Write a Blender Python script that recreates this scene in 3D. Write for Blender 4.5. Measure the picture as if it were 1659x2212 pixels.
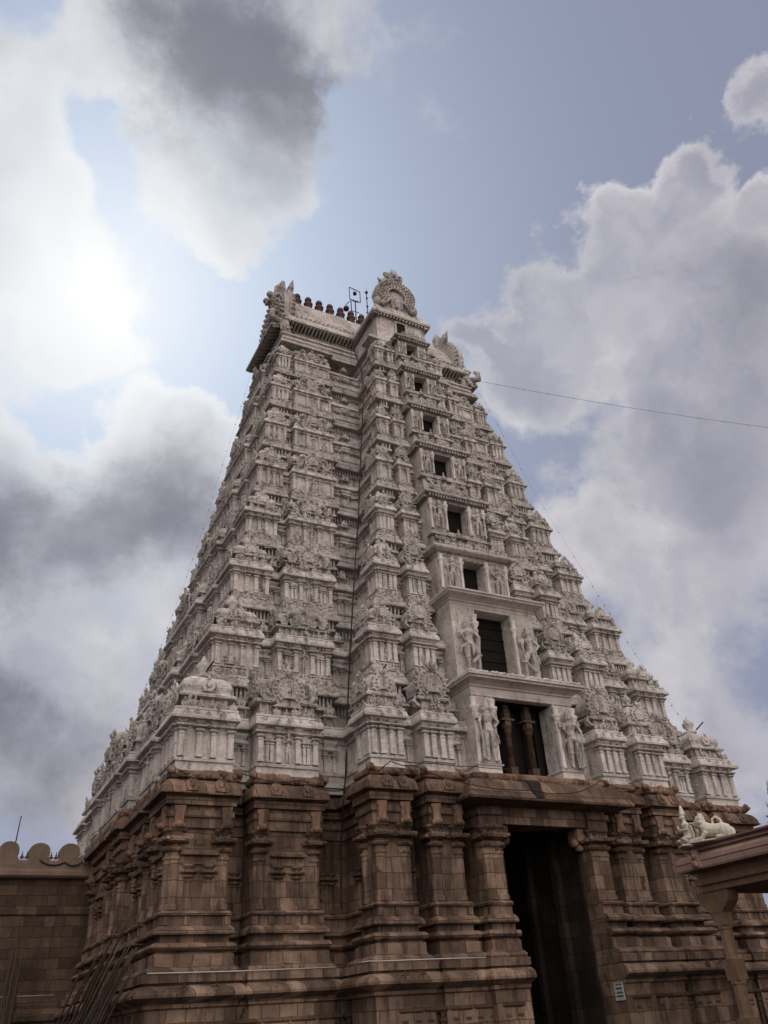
import bpy, math, random
from mathutils import Vector, Matrix, noise
R = math.radians
rnd = random.Random(7)
for o in list(bpy.data.objects):
    bpy.data.objects.remove(o)
S = bpy.context.scene
COL = S.collection

# ------------------------------------------------------------------ camera
cd = bpy.data.cameras.new("camera")
cd.sensor_fit = 'VERTICAL'
cd.sensor_height = 36.0
cd.lens = 29.082
cd.clip_start = 0.1
cd.clip_end = 3000
cam = bpy.data.objects.new("camera", cd)
COL.objects.link(cam)
FWD = Vector((0.40973555, 0.74356442, 0.52842098))
RGT = Vector((0.89132593, -0.44957028, -0.05852049))
UPV = Vector((-0.19404861, -0.49497324, 0.84696318))
CPOS = Vector((-21.53, -30.195, 1.6))
cam.matrix_world = Matrix(((RGT.x, UPV.x, -FWD.x, CPOS.x), (RGT.y, UPV.y, -FWD.y, CPOS.y),
                           (RGT.z, UPV.z, -FWD.z, CPOS.z), (0, 0, 0, 1)))
S.camera = cam

# ------------------------------------------------------------------ sky, sun, exposure
S.view_settings.view_transform = 'Standard'
S.view_settings.look = 'None'
S.view_settings.exposure = 0.0
S.view_settings.gamma = 1.0
SUN = Vector((0.0553, 0.7044, 0.7077)).normalized()
W = bpy.data.worlds.new("World")
S.world = W
W.use_nodes = True
wt = W.node_tree
wt.nodes.clear()


def nd(t, typ, **kw):
    n = t.nodes.new(typ)
    for k, v in kw.items():
        if k.startswith('i_'):
            key = k[2:]
            n.inputs[int(key) if key.isdigit() else key.replace('_', ' ')].default_value = v
        else:
            setattr(n, k, v)
    return n


def mth(t, op, a, b=None, c=None, clamp=False):
    n = t.nodes.new('ShaderNodeMath')
    n.operation = op
    n.use_clamp = clamp
    for i, x in enumerate((a, b, c)):
        if x is None:
            continue
        if isinstance(x, (int, float)):
            n.inputs[i].default_value = x
        else:
            t.links.new(x, n.inputs[i])
    return n.outputs[0]


def mixc(t, f, a, b, mode='MIX'):
    n = t.nodes.new('ShaderNodeMix')
    n.data_type = 'RGBA'
    n.blend_type = mode
    for i, x in ((0, f), (6, a), (7, b)):
        if isinstance(x, (int, float)):
            n.inputs[i].default_value = x
        elif isinstance(x, tuple):
            n.inputs[i].default_value = (x[0], x[1], x[2], 1)
        else:
            t.links.new(x, n.inputs[i])
    return n.outputs[2]


def sstep(t, x, lo, hi):
    n = t.nodes.new('ShaderNodeMapRange')
    n.interpolation_type = 'SMOOTHSTEP'
    n.inputs[1].default_value = lo
    n.inputs[2].default_value = hi
    t.links.new(x, n.inputs[0])
    return n.outputs[0]


def skydir(u, v):
    """Fixed compass direction of a cloud, from its place on a 1659 x 2212 chart of the sky."""
    return (FWD + RGT * ((u - 829.5) / 1787.) - UPV * ((v - 1106) / 1787.)).normalized()


sky = nd(wt, 'ShaderNodeTexSky', sky_type='NISHITA', sun_disc=False, sun_elevation=math.asin(SUN.z),
         sun_rotation=math.atan2(SUN.x, SUN.y), altitude=100, air_density=1.0, dust_density=2.5, ozone_density=1.5)
tc = nd(wt, 'ShaderNodeTexCoord')
dirv = tc.outputs['Generated']


def fbm(t, vec, scale, detail=8, rough=0.55, out=0):
    n = nd(t, 'ShaderNodeTexNoise', i_Scale=scale, i_Detail=detail, i_Roughness=rough)
    t.links.new(vec, n.inputs['Vector'])
    return n.outputs[out]


def vmath(t, op, a, b=None, s=None):
    n = t.nodes.new('ShaderNodeVectorMath')
    n.operation = op
    t.links.new(a, n.inputs[0])
    if b is not None:
        if isinstance(b, (tuple, Vector)):
            n.inputs[1].default_value = tuple(b)
        else:
            t.links.new(b, n.inputs[1])
    if s is not None:
        n.inputs['Scale'].default_value = s
    return n.outputs['Value'] if op in ('DOT_PRODUCT', 'LENGTH') else n.outputs[0]


w1 = vmath(wt, 'SCALE', vmath(wt, 'SUBTRACT', fbm(wt, dirv, 5.0, 10, 0.62, 1), (0.5, 0.5, 0.5)), s=0.22)
wdir = vmath(wt, 'ADD', dirv, w1)
w2 = vmath(wt, 'SCALE', vmath(wt, 'SUBTRACT', fbm(wt, dirv, 3.6, 10, 0.64, 1), (0.5, 0.5, 0.5)), s=0.34)
wdir2 = vmath(wt, 'ADD', dirv, w2)


def blobs(lst, vec):
    tot = None
    for (u, v, rx, ry, rot, wgt) in lst:
        c = skydir(u, v)
        t1 = (RGT - c * RGT.dot(c)).normalized()
        t2 = c.cross(t1)
        t1r = t1 * math.cos(rot) + t2 * math.sin(rot)
        t2r = c.cross(t1r)
        M = Matrix((t1r, t2r, c)).transposed()
        mp = nd(wt, 'ShaderNodeMapping', vector_type='TEXTURE')
        mp.inputs['Location'].default_value = c
        mp.inputs['Rotation'].default_value = M.to_euler()
        mp.inputs['Scale'].default_value = (rx / 1787., ry / 1787., 0.5)
        wt.links.new(vec, mp.inputs[0])
        g = nd(wt, 'ShaderNodeTexGradient', gradient_type='SPHERICAL')
        wt.links.new(mp.outputs[0], g.inputs[0])
        tot = mth(wt, 'MULTIPLY', g.outputs['Fac'], wgt) if tot is None else mth(wt, 'MULTIPLY_ADD', g.outputs['Fac'], wgt, tot)
    return tot


CLOUDS = [(450, 60, 330, 240, 0, 1.5), (470, 330, 200, 230, 0.3, 1.3), (600, 330, 130, 150, 0, .9), (470, 500, 80, 100, 0, .8), (60, 60, 260, 160, 0, .7),
          (20, 330, 200, 240, 0, 1.1), (60, 520, 200, 230, 0, .95), (190, 640, 230, 190, 0, 0.75), (150, 780, 160, 120, 0, 0.6), (330, 920, 150, 110, 0, 1.5), (430, 960, 110, 130, 0, 1.2),
          (330, 1090, 240, 200, 0, 1.3), (50, 1130, 280, 220, 0, 1.4), (150, 1500, 520, 420, 0, 1.1), (-250, 900, 300, 500, 0, 1.0), (560, 1250, 260, 260, 0, .7),
          (1500, 320, 95, 120, 0, 1.7), (1345, 450, 150, 130, 0, 1.6), (1440, 600, 300, 240, 0, 1.7), (1180, 690, 170, 110, -.4, 1.4),
          (1150, 830, 170, 130, 0, 1.3), (1530, 820, 330, 280, 0, 1.2), (1670, 450, 90, 90, 0, 1.5), (1675, 200, 70, 80, 0, 1.4),
          (1040, 740, 110, 50, .2, 1.1), (1580, 1050, 300, 240, 0, .8), (1450, 1350, 330, 320, 0, .7), (1250, 1150, 240, 240, 0, .6), (1600, 1650, 260, 240, 0, .5), (800, 100, 220, 200, 0, .42)]
DARK = [(530, 130, 230, 300, -.2, 1.15), (420, 40, 220, 170, 0, .6), (40, 1160, 220, 170, 0, 1.0), (330, 1060, 170, 200, 0, 1.15),
        (10, 1500, 120, 160, 0, .9), (110, 1700, 260, 240, 0, .9), (1600, 720, 200, 220, 0, .35), (1480, 1000, 300, 200, 0, .3), (40, 90, 200, 160, 0, .45)]
n1 = fbm(wt, dirv, 6, 10, 0.60)
dens = mth(wt, 'MULTIPLY_ADD', mth(wt, 'SUBTRACT', n1, 0.5), 1.7, blobs(CLOUDS, wdir))
alpha = sstep(wt, dens, 0.22, 0.66)
dk = mth(wt, 'MULTIPLY_ADD', mth(wt, 'SUBTRACT', fbm(wt, dirv, 5, 10, 0.58), 0.5), 1.3, blobs(DARK, wdir2))
darkf = sstep(wt, dk, -0.05, 1.15)
sd = vmath(wt, 'DOT_PRODUCT', dirv, tuple(SUN))
sdc = mth(wt, 'MAXIMUM', sd, 0.0)
glow = mth(wt, 'MULTIPLY', mth(wt, 'POWER', sdc, 95.0), 0.85)
glow2 = mth(wt, 'POWER', sdc, 16.0)
# thin air and high veil between the clouds
skyc = mixc(wt, 1.0, sky.outputs[0], (0.088, 0.095, 0.112), 'MULTIPLY')
veil = mixc(wt, 0.88, skyc, (0.268, 0.292, 0.39))
veil = mixc(wt, mth(wt, 'MULTIPLY', glow2, 1.0, clamp=True), veil, (0.56, 0.69, 0.88))
lit = mixc(wt, mth(wt, 'MULTIPLY', glow2, 1.1, clamp=True), (0.64, 0.62, 0.65), (0.78, 0.82, 0.86))
# shading inside a cloud: bright rims, greyer billows, then the thick core
thick = sstep(wt, dens, 0.45, 1.25)
bil = sstep(wt, fbm(wt, wdir, 4.5, 8, 0.56), 0.38, 0.60)
shade = mth(wt, 'MULTIPLY', mth(wt, 'ADD', mth(wt, 'MULTIPLY', bil, 0.5), mth(wt, 'MULTIPLY', thick, 0.5)), 0.85)
lit = mixc(wt, shade, lit, mixc(wt, mth(wt, 'MULTIPLY', glow2, 1.2, clamp=True), (0.29, 0.295, 0.38), (0.50, 0.54, 0.62)))
cl = mixc(wt, mth(wt, 'MULTIPLY', darkf, 0.85), lit, (0.16, 0.163, 0.205))
fin = mixc(wt, alpha, veil, cl)
glow = mth(wt, 'MULTIPLY', glow, mth(wt, 'ADD', 0.72, mth(wt, 'MULTIPLY', alpha, 0.3)))
fin = mixc(wt, mth(wt, 'MULTIPLY', glow, 1.0, clamp=True), fin, (1.08, 1.08, 1.07))
# unseen sky behind the viewer: darkened, bright lobe added to light the tower
sepz = nd(wt, 'ShaderNodeSeparateXYZ')
wt.links.new(dirv, sepz.inputs[0])
back = sstep(wt, vmath(wt, 'DOT_PRODUCT', dirv, Vector((-0.2, -0.80, 0.56)).normalized()), 0.35, 0.92)
fin = mixc(wt, sstep(wt, vmath(wt, 'DOT_PRODUCT', dirv, (0.35, 0.92, -0.1)), 0.25, -0.3), fin, (0.07, 0.07, 0.075))
fin = mixc(wt, back, fin, (2.0, 1.80, 1.70))
bg = nd(wt, 'ShaderNodeBackground', i_Strength=1.0)
wt.links.new(fin, bg.inputs[0])
wo = nd(wt, 'ShaderNodeOutputWorld')
wt.links.new(bg.outputs[0], wo.inputs[0])
W.cycles.sampling_method = 'MANUAL'
W.cycles.sample_map_resolution = 512

sl = bpy.data.lights.new("sun", 'SUN')
sl.energy = 2.0
sl.angle = R(2.5)
sl.color = (1.0, 0.94, 0.85)
so = bpy.data.objects.new("sun", sl)
COL.objects.link(so)
so.rotation_euler = (-SUN).to_track_quat('-Z', 'Y').to_euler()


# ------------------------------------------------------------------ materials
def newmat(name, rough=0.85):
    m = bpy.data.materials.new(name)
    m.use_nodes = True
    t = m.node_tree
    b = t.nodes['Principled BSDF']
    b.inputs['Roughness'].default_value = rough
    b.inputs['Specular IOR Level'].default_value = 0.25
    return m, t, b


def pos(t):
    return nd(t, 'ShaderNodeNewGeometry').outputs['Position']


def scaled(t, vec, s):
    mp = nd(t, 'ShaderNodeMapping')
    mp.inputs['Scale'].default_value = s
    t.links.new(vec, mp.inputs[0])
    return mp.outputs[0]


def bump(t, b, h, strength, dist):
    n = nd(t, 'ShaderNodeBump', i_Strength=strength, i_Distance=dist)
    t.links.new(h, n.inputs['Height'])
    t.links.new(n.outputs[0], b.inputs['Normal'])


def stucco(name, c0, c1, stain, amt, bs=0.6, bd=0.04, bsc=5.0):
    m, t, b = newmat(name, 0.9)
    p = pos(t)
    f1 = sstep(t, fbm(t, p, 0.7, 8, 0.65), 0.35, 0.68)
    c = mixc(t, f1, c0, c1)
    st = sstep(t, fbm(t, scaled(t, p, (2.2, 2.2, 0.3)), 1.3, 10, 0.72), 0.50, 0.70)
    st = mth(t, 'MULTIPLY', st, amt)
    c = mixc(t, st, c, stain)
    fine = sstep(t, fbm(t, p, 5.0, 8, 0.75), 0.50, 0.68)
    c = mixc(t, mth(t, 'MULTIPLY', fine, amt * 0.7), c, stain)
    t.links.new(c, b.inputs['Base Color'])
    h = mth(t, 'ADD', fbm(t, p, bsc, 8, 0.65), mth(t, 'MULTIPLY', fbm(t, p, bsc * 5, 4, 0.6), 0.4))
    bump(t, b, h, bs, bd)
    return m


M_ST = stucco('stucco', (0.43, 0.395, 0.372), (0.64, 0.60, 0.57), (0.11, 0.093, 0.083), 0.85, 0.9, 0.14, 3.6)
M_STC = stucco('plain_plaster', (0.48, 0.44, 0.415), (0.62, 0.58, 0.55), (0.17, 0.135, 0.11), 0.55, 0.4, 0.03, 4.0)
M_STR = stucco('carved_stucco', (0.41, 0.375, 0.35), (0.62, 0.58, 0.55), (0.10, 0.083, 0.073), 0.9, 1.0, 0.2, 4.5)


def stone(name, c0, c1, dark, amt, bw=0.75, bh=0.5, mortar=0.018, joints=True, bd=0.05):
    m, t, b = newmat(name, 0.85)
    p = pos(t)
    f1 = sstep(t, fbm(t, p, 0.55, 9, 0.7), 0.33, 0.7)
    c = mixc(t, f1, c0, c1)
    hgt = fbm(t, p, 3.2, 9, 0.7)
    if joints:
        sp = nd(t, 'ShaderNodeSeparateXYZ')
        wv = vmath(t, 'ADD', p, vmath(t, 'SCALE', vmath(t, 'SUBTRACT', fbm(t, p, 1.1, 3, 0.5, 1), (0.5, 0.5, 0.5)), s=0.13))
        t.links.new(wv, sp.inputs[0])
        cb = nd(t, 'ShaderNodeCombineXYZ')
        t.links.new(mth(t, 'ADD', sp.outputs[0], sp.outputs[1]), cb.inputs[0])
        t.links.new(sp.outputs[2], cb.inputs[1])
        br = nd(t, 'ShaderNodeTexBrick', i_Scale=1.0)
        br.inputs['Color1'].default_value = (0.50, 0.46, 0.44, 1)
        br.inputs['Color2'].default_value = (1.25, 1.22, 1.2, 1)
        br.inputs['Mortar'].default_value = (0.34, 0.30, 0.28, 1)
        br.inputs['Mortar Size'].default_value = mortar
        br.inputs['Mortar Smooth'].default_value = 0.5
        br.inputs['Bias'].default_value = 0.0
        br.inputs['Brick Width'].default_value = bw
        br.inputs['Row Height'].default_value = bh
        t.links.new(cb.outputs[0], br.inputs['Vector'])
        c = mixc(t, 1.0, c, br.outputs['Color'], 'MULTIPLY')
        hgt = mth(t, 'SUBTRACT', hgt, mth(t, 'MULTIPLY', br.outputs['Fac'], 0.35))
    gy = sstep(t, fbm(t, p, 2.3, 10, 0.75), 0.5, 0.66)
    c = mixc(t, mth(t, 'MULTIPLY', gy, 0.45), c, tuple(0.62 * x + 0.01 for x in c0))
    st = sstep(t, fbm(t, scaled(t, p, (1.5, 1.5, 0.28)), 1.0, 10, 0.74), 0.44, 0.64)
    c = mixc(t, mth(t, 'MULTIPLY', st, amt), c, dark)
    t.links.new(c, b.inputs['Base Color'])
    bump(t, b, hgt, 0.8, bd)
    return m


M_BR = stone('brown_stone', (0.118, 0.080, 0.058), (0.262, 0.188, 0.140), (0.032, 0.022, 0.017), 0.85, 0.62, 0.52, 0.016)
M_BRC = stone('brown_carved_stone', (0.112, 0.073, 0.053), (0.225, 0.155, 0.115), (0.035, 0.024, 0.018), 0.8, 0.62, 3.0, 0.02, True, 0.08)
M_FRZ = stone('weathered_frieze_stone', (0.15, 0.09, 0.06), (0.27, 0.175, 0.125), (0.04, 0.03, 0.024), 0.9, joints=False, bd=0.12)
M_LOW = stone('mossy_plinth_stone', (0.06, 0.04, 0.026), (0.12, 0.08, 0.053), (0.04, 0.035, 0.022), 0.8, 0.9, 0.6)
M_SHADE = stone('shaded_passage_stone', (0.018, 0.013, 0.010), (0.042, 0.029, 0.022), (0.008, 0.006, 0.005), 0.8, 0.9, 0.6)  # shade of the deep passage put into the stone colour
M_WALL = stone('wall_stone', (0.055, 0.037, 0.026), (0.108, 0.073, 0.052), (0.03, 0.021, 0.016), 0.7, 0.85, 0.42, 0.012)
M_PLA = stucco('ochre_plaster', (0.125, 0.088, 0.068), (0.185, 0.135, 0.106), (0.09, 0.06, 0.045), 0.6, 0.4, 0.03)
M_PNK = stucco('pink_paint', (0.235, 0.150, 0.128), (0.32, 0.212, 0.185), (0.16, 0.10, 0.085), 0.5, 0.3, 0.02)
M_CREAM = stucco('cream_paint', (0.46, 0.435, 0.36), (0.56, 0.535, 0.45), (0.28, 0.25, 0.19), 0.4, 0.3, 0.015, 12)
M_PIL = stone('granite_pillar', (0.14, 0.09, 0.06), (0.23, 0.155, 0.105), (0.09, 0.06, 0.045), 0.6, joints=False)
M_GRD = stone('paving', (0.075, 0.058, 0.045), (0.12, 0.095, 0.075), (0.08, 0.06, 0.05), 0.5, 1.2, 0.8)


def flat(name, c, rough=0.7, metal=0.0):
    m, t, b = newmat(name, rough)
    f = fbm(t, pos(t), 3.0, 6, 0.6)
    cc = mixc(t, f, tuple(x * 0.7 for x in c), tuple(min(1, x * 1.25) for x in c))
    t.links.new(cc, b.inputs['Base Color'])
    b.inputs['Metallic'].default_value = metal
    return m


M_DARK = flat('dark_interior', (0.012, 0.009, 0.008), 0.95)
M_UNLIT = flat('unlit_opening', (0.007, 0.005, 0.004), 0.9)  # near-black: shade of unlit openings put into the colour, passage doors too
M_RIB = flat('dark_soffit', (0.10, 0.078, 0.07), 0.9)  # darker than the roof stucco, used on the eave soffit
M_FIN = flat('maroon_finial', (0.075, 0.036, 0.032), 0.6)
M_IRON = flat('dark_iron', (0.025, 0.022, 0.022), 0.6, 0.3)
M_CAB = flat('black_cable', (0.018, 0.016, 0.016), 0.6)
M_POLE = flat('weathered_bamboo', (0.055, 0.039, 0.030), 0.9)
M_POLEG = flat('green_bamboo', (0.11, 0.12, 0.075), 0.8)
M_PIPE = flat('white_conduit', (0.42, 0.42, 0.41), 0.5)
M_PAPER = flat('white_notice_board', (0.36, 0.36, 0.36), 0.7)
M_INK = flat('black_paint', (0.02, 0.02, 0.02), 0.7)
M_SOOT = flat('black_soot', (0.018, 0.015, 0.014), 0.95)
M_BLUE = flat('blue_grey_roof', (0.22, 0.25, 0.32), 0.6)


# ------------------------------------------------------------------ mesh helpers
class MB:
    def __init__(s):
        s.v = []
        s.f = []
        s.sm = []

    def quadloops(s, loops, capb=True, capt=True, smooth=False, flip=False):
        n = len(loops[0])
        b = len(s.v)
        for L in loops:
            s.v.extend(L)
        for i in range(len(loops) - 1):
            for j in range(n):
                a, c = b + i * n + j, b + i * n + (j + 1) % n
                q = (a, c, c + n, a + n)
                s.f.append(q[::-1] if flip else q)
                s.sm.append(smooth)
        if capb:
            q = tuple(b + j for j in range(n))
            s.f.append(q if flip else q[::-1])
            s.sm.append(False)
        if capt:
            o = b + (len(loops) - 1) * n
            q = tuple(o + j for j in range(n))
            s.f.append(q[::-1] if flip else q)
            s.sm.append(False)

    def box(s, x0, x1, y0, y1, z0, z1):
        s.quadloops([[(x0, y0, z), (x1, y0, z), (x1, y1, z), (x0, y1, z)] for z in (z0, z1)])

    def rect(s, x0, x1, y0, y1, prof):
        """profile of (outward, z) levels round a rectangle"""
        s.quadloops([[(x0 - o, y0 - o, z), (x1 + o, y0 - o, z), (x1 + o, y1 + o, z), (x0 - o, y1 + o, z)] for o, z in prof])

    def lathe(s, cx, cy, prof, n=10, smooth=True):
        s.quadloops([[(cx + r * math.cos(2 * math.pi * (j + .5) / n), cy + r * math.sin(2 * math.pi * (j + .5) / n), z) for j in range(n)]
                     for r, z in prof], smooth=smooth)

    def ell(s, c, r, nu=8, nv=5, smooth=True):
        if isinstance(r, (int, float)):
            r = (r, r, r)
        loops = []
        for i in range(nv + 1):
            a = -math.pi / 2 + math.pi * (i + .0) / nv
            ca, sa = max(math.cos(a), 0.06), math.sin(a)
            loops.append([(c[0] + r[0] * ca * math.cos(2 * math.pi * j / nu), c[1] + r[1] * ca * math.sin(2 * math.pi * j / nu), c[2] + r[2] * sa)
                          for j in range(nu)])
        s.quadloops(loops, smooth=smooth)

    def tube(s, pts, rs, n=6, smooth=True):
        pts = [Vector(p) for p in pts]
        if isinstance(rs, (int, float)):
            rs = [rs] * len(pts)
        loops = []
        t = (pts[1] - pts[0]).normalized()
        u = t.orthogonal().normalized()
        for i, p in enumerate(pts):
            if i == 0:
                t = pts[1] - pts[0]
            elif i == len(pts) - 1:
                t = pts[-1] - pts[-2]
            else:
                t = pts[i + 1] - pts[i - 1]
            t.normalize()
            u = (u - t * u.dot(t))
            u = u.normalized() if u.length > 1e-5 else t.orthogonal().normalized()
            w = t.cross(u)
            loops.append([tuple(p + (u * math.cos(2 * math.pi * j / n) + w * math.sin(2 * math.pi * j / n)) * rs[i]) for j in range(n)])
        s.quadloops(loops, smooth=smooth)

    def add(s, o, M):
        b = len(s.v)
        s.v.extend(tuple(M @ Vector(v)) for v in o.v)
        fl = M.to_3x3().determinant() < 0
        s.f.extend(tuple(b + i for i in (f[::-1] if fl else f)) for f in o.f)
        s.sm.extend(o.sm)

    def prism_y(s, pts, y0, y1, smooth=False):
        """closed outline in x,z (counter-clockwise seen from -y) pushed along y"""
        s.quadloops([[(x, y, z) for x, z in pts] for y in (y0, y1)], smooth=smooth)

    def rough(s, amp, fr, seed=0.0):
        o = Vector((seed, seed * 1.7, -seed))
        s.v = [tuple(Vector(v) + noise.noise_vector(Vector(v) * fr + o) * amp) for v in s.v]
        return s

    def mesh(s, name, mat):
        m = bpy.data.meshes.new(name)
        m.from_pydata(s.v, [], s.f)
        for k in (mat if isinstance(mat, (list, tuple)) else [mat]):
            m.materials.append(k)
        m.polygons.foreach_set('use_smooth', s.sm)
        m.update()
        return m

    def build(s, name, mat, parent=None, loc=(0, 0, 0), rz=0, scale=None):
        return obj(name, s.mesh(name, mat), parent, loc, rz, scale)


def obj(name, mesh, parent=None, loc=(0, 0, 0), rz=0, scale=None):
    o = bpy.data.objects.new(name, mesh)
    COL.objects.link(o)
    o.location = loc
    o.rotation_euler = (0, 0, rz)
    if scale:
        o.scale = (scale,) * 3 if isinstance(scale, (int, float)) else scale
    if parent:
        o.parent = parent
    return o


def tag(o, label=None, cat=None, group=None, kind=None):
    for k, v in (('label', label), ('category', cat), ('group', group), ('kind', kind)):
        if v:
            o[k] = v
    return o


def thing(name, label, cat, loc=(0, 0, 0), group=None):
    o = bpy.data.objects.new(name, None)
    COL.objects.link(o)
    o.location = loc
    return tag(o, label, cat, group)


def TM(x=0, y=0, z=0, rz=0, s=1, sx=None):
    m = Matrix.Translation((x, y, z)) @ Matrix.Rotation(rz, 4, 'Z')
    if sx is not None:
        return m @ Matrix.Diagonal((sx[0], sx[1], sx[2], 1))
    return m @ Matrix.Diagonal((s, s, s, 1))


def solidify(mb, vox, sm=1):
    """fuse overlapping body shapes into one continuous skin"""
    m = mb.mesh('tmp', M_ST)
    o = bpy.data.objects.new('tmp', m)
    COL.objects.link(o)
    r = o.modifiers.new('r', 'REMESH')
    r.mode = 'VOXEL'
    r.voxel_size = vox
    r.use_smooth_shade = True
    k = o.modifiers.new('s', 'SMOOTH')
    k.iterations = sm
    dg = bpy.context.evaluated_depsgraph_get()
    me = bpy.data.meshes.new_from_object(o.evaluated_get(dg))
    bpy.data.objects.remove(o)
    out = MB()
    out.v = [tuple(v.co) for v in me.vertices]
    out.f = [tuple(p.vertices) for p in me.polygons]
    out.sm = [True] * len(out.f)
    return out


# ------------------------------------------------------------------ ornament builders (all face -y)
def pilaster(mb, x, y, w, z0, z1, n=4, rich=True):
    h = z1 - z0
    P = [(1.25, 0), (1.25, .06), (1.0, .07), (1.0, .60), (1.18, .61), (1.18, .64), (.85, .65), (.85, .69), (1.5, .71), (1.75, .735), (1.5, .76),
         (.85, .77), (.85, .79), (2.4, .82), (2.55, .855), (.95, .865), (.95, .90), (1.8, .97), (1.8, 1.0)]
    if not rich:
        P = [(1.15, 0), (1.0, .06), (1.0, .66), (1.45, .72), (1.45, .76), (.95, .78), (1.75, .83), (1.75, .87), (1.0, .89), (1.4, 1.0)]
    k = 0.7071 * w
    mb.quadloops([[(x + k * a * sx, y + k * a * sy, z0 + h * t) for sx, sy in ((-.707, -.707), (.707, -.707), (.707, .707), (-.707, .707))]
                  for a, t in P]) if n == 4 else \
        mb.lathe(x, y, [(w * .58 * a, z0 + h * t) for a, t in P], n, False)


def kudu(Rr, lod=1, rng=rnd, flames=True):
    """horseshoe gable with rings of bosses, small niche, monster mask and flames; centre at origin"""
    mb = MB()
    n = 20 if lod == 0 else (14 if lod == 1 else 9)
    pts = []
    a0 = -math.pi * 0.30
    for i in range(n + 1):
        a = a0 + (math.pi - 2 * a0) * i / n
        pts.append((Rr * math.cos(a), Rr * math.sin(a)))
    pts.append((-Rr * .95, -Rr * .98))
    pts.append((Rr * .95, -Rr * .98))
    pts = [(x, z) for x, z in pts]
    mb.prism_y(pts, -.12 * Rr, .16 * Rr)
    if lod <= 1:
        inner = [(x * .62, z * .62 + (0.02 * Rr)) for x, z in pts]
        mb.prism_y(inner, -.2 * Rr, -.1 * Rr)
        for rr, m, s in (((.8, 17, .075), (.5, 12, .06)) if lod == 0 else ((.74, 11, .11),)):
            for i in range(m):
                a = a0 + (math.pi - 2 * a0) * i / (m - 1)
                mb.ell((Rr * rr * math.cos(a), -.2 * Rr, Rr * rr * math.sin(a)), Rr * s, 5, 3)
        if flames:
            m = 17 if lod == 0 else 11
            for i in range(m):
                a = a0 + (math.pi - 2 * a0) * i / (m - 1)
                ca, sa = math.cos(a), math.sin(a)
                mb.tube([(Rr * .95 * ca, -.02 * Rr, Rr * .95 * sa), (Rr * 1.12 * ca - sa * .04 * Rr, -.06 * Rr, Rr * 1.12 * sa + .05 * Rr * ca),
                         (Rr * 1.26 * ca, -.1 * Rr, Rr * 1.26 * sa + .1 * Rr)], [Rr * .1, Rr * .08, Rr * .015], 4, False)
        # niche with a small face
        mb.prism_y([(.2 * Rr * math.cos(a), .12 * Rr + .2 * Rr * math.sin(a)) for a in [math.pi * i / 6 for i in range(7)]] +
                   [(-.2 * Rr, -.38 * Rr), (.2 * Rr, -.38 * Rr)], -.26 * Rr, -.19 * Rr)
        mb.ell((0, -.27 * Rr, -.02 * Rr), (.11 * Rr, .07 * Rr, .15 * Rr), 6, 4)
        mb.box(-.34 * Rr, .34 * Rr, -.34 * Rr, -.1 * Rr, -.56 * Rr, -.42 * Rr)
    else:
        mb.ell((0, -.16 * Rr, 0), (.42 * Rr, .12 * Rr, .5 * Rr), 6, 3)
    # mask on top
    mb.ell((0, -.18 * Rr, Rr * 1.02), (.26 * Rr, .2 * Rr, .22 * Rr), 6, 4)
    if lod <= 1:
        for sx in (-1, 1):
            mb.ell((sx * .13 * Rr, -.34 * Rr, Rr * 1.08), .08 * Rr, 5, 3)
            mb.tube([(sx * .2 * Rr, -.15 * Rr, Rr * 1.1), (sx * .36 * Rr, -.15 * Rr, Rr * 1.22), (sx * .34 * Rr, -.15 * Rr, Rr * 1.42)],
                    [.09 * Rr, .07 * Rr, .015 * Rr], 4, False)
    mb.tube([(0, -.1 * Rr, Rr * 1.15), (0, -.12 * Rr, Rr * 1.33), (0, -.12 * Rr, Rr * 1.55)], [.12 * Rr, .13 * Rr, .02 * Rr], 5, False)
    return mb


def figurine(rng, lod=1):
    """small seated figure, height about 1"""
    mb = MB()
    t = rng.random()
    mb.box(-.3, .3, -.2, .2, 0, .12)
    mb.ell((0, 0, .38), (.19, .15, .28), 6, 4)
    mb.ell((0, -.03, .74), (.12, .12, .15), 6, 4)
    mb.tube([(0, 0, .84), (0, 0, 1.08)], [.12, .03], 5)
    for s in (-1, 1):
        mb.tube([(s * .1, 0, .18), (s * .32, -.14, .24 + .1 * t), (s * .2, -.22, .1)], [.1, .09, .06], 4)
        mb.tube([(s * .17, 0, .56), (s * .32, -.04, .42), (s * (.2 if t < .5 else .36), -.14, .42 if t < .5 else .68)], [.07, .06, .05], 4)
    return mb


FIGS = [figurine(rnd) for _ in range(3)]


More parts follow.
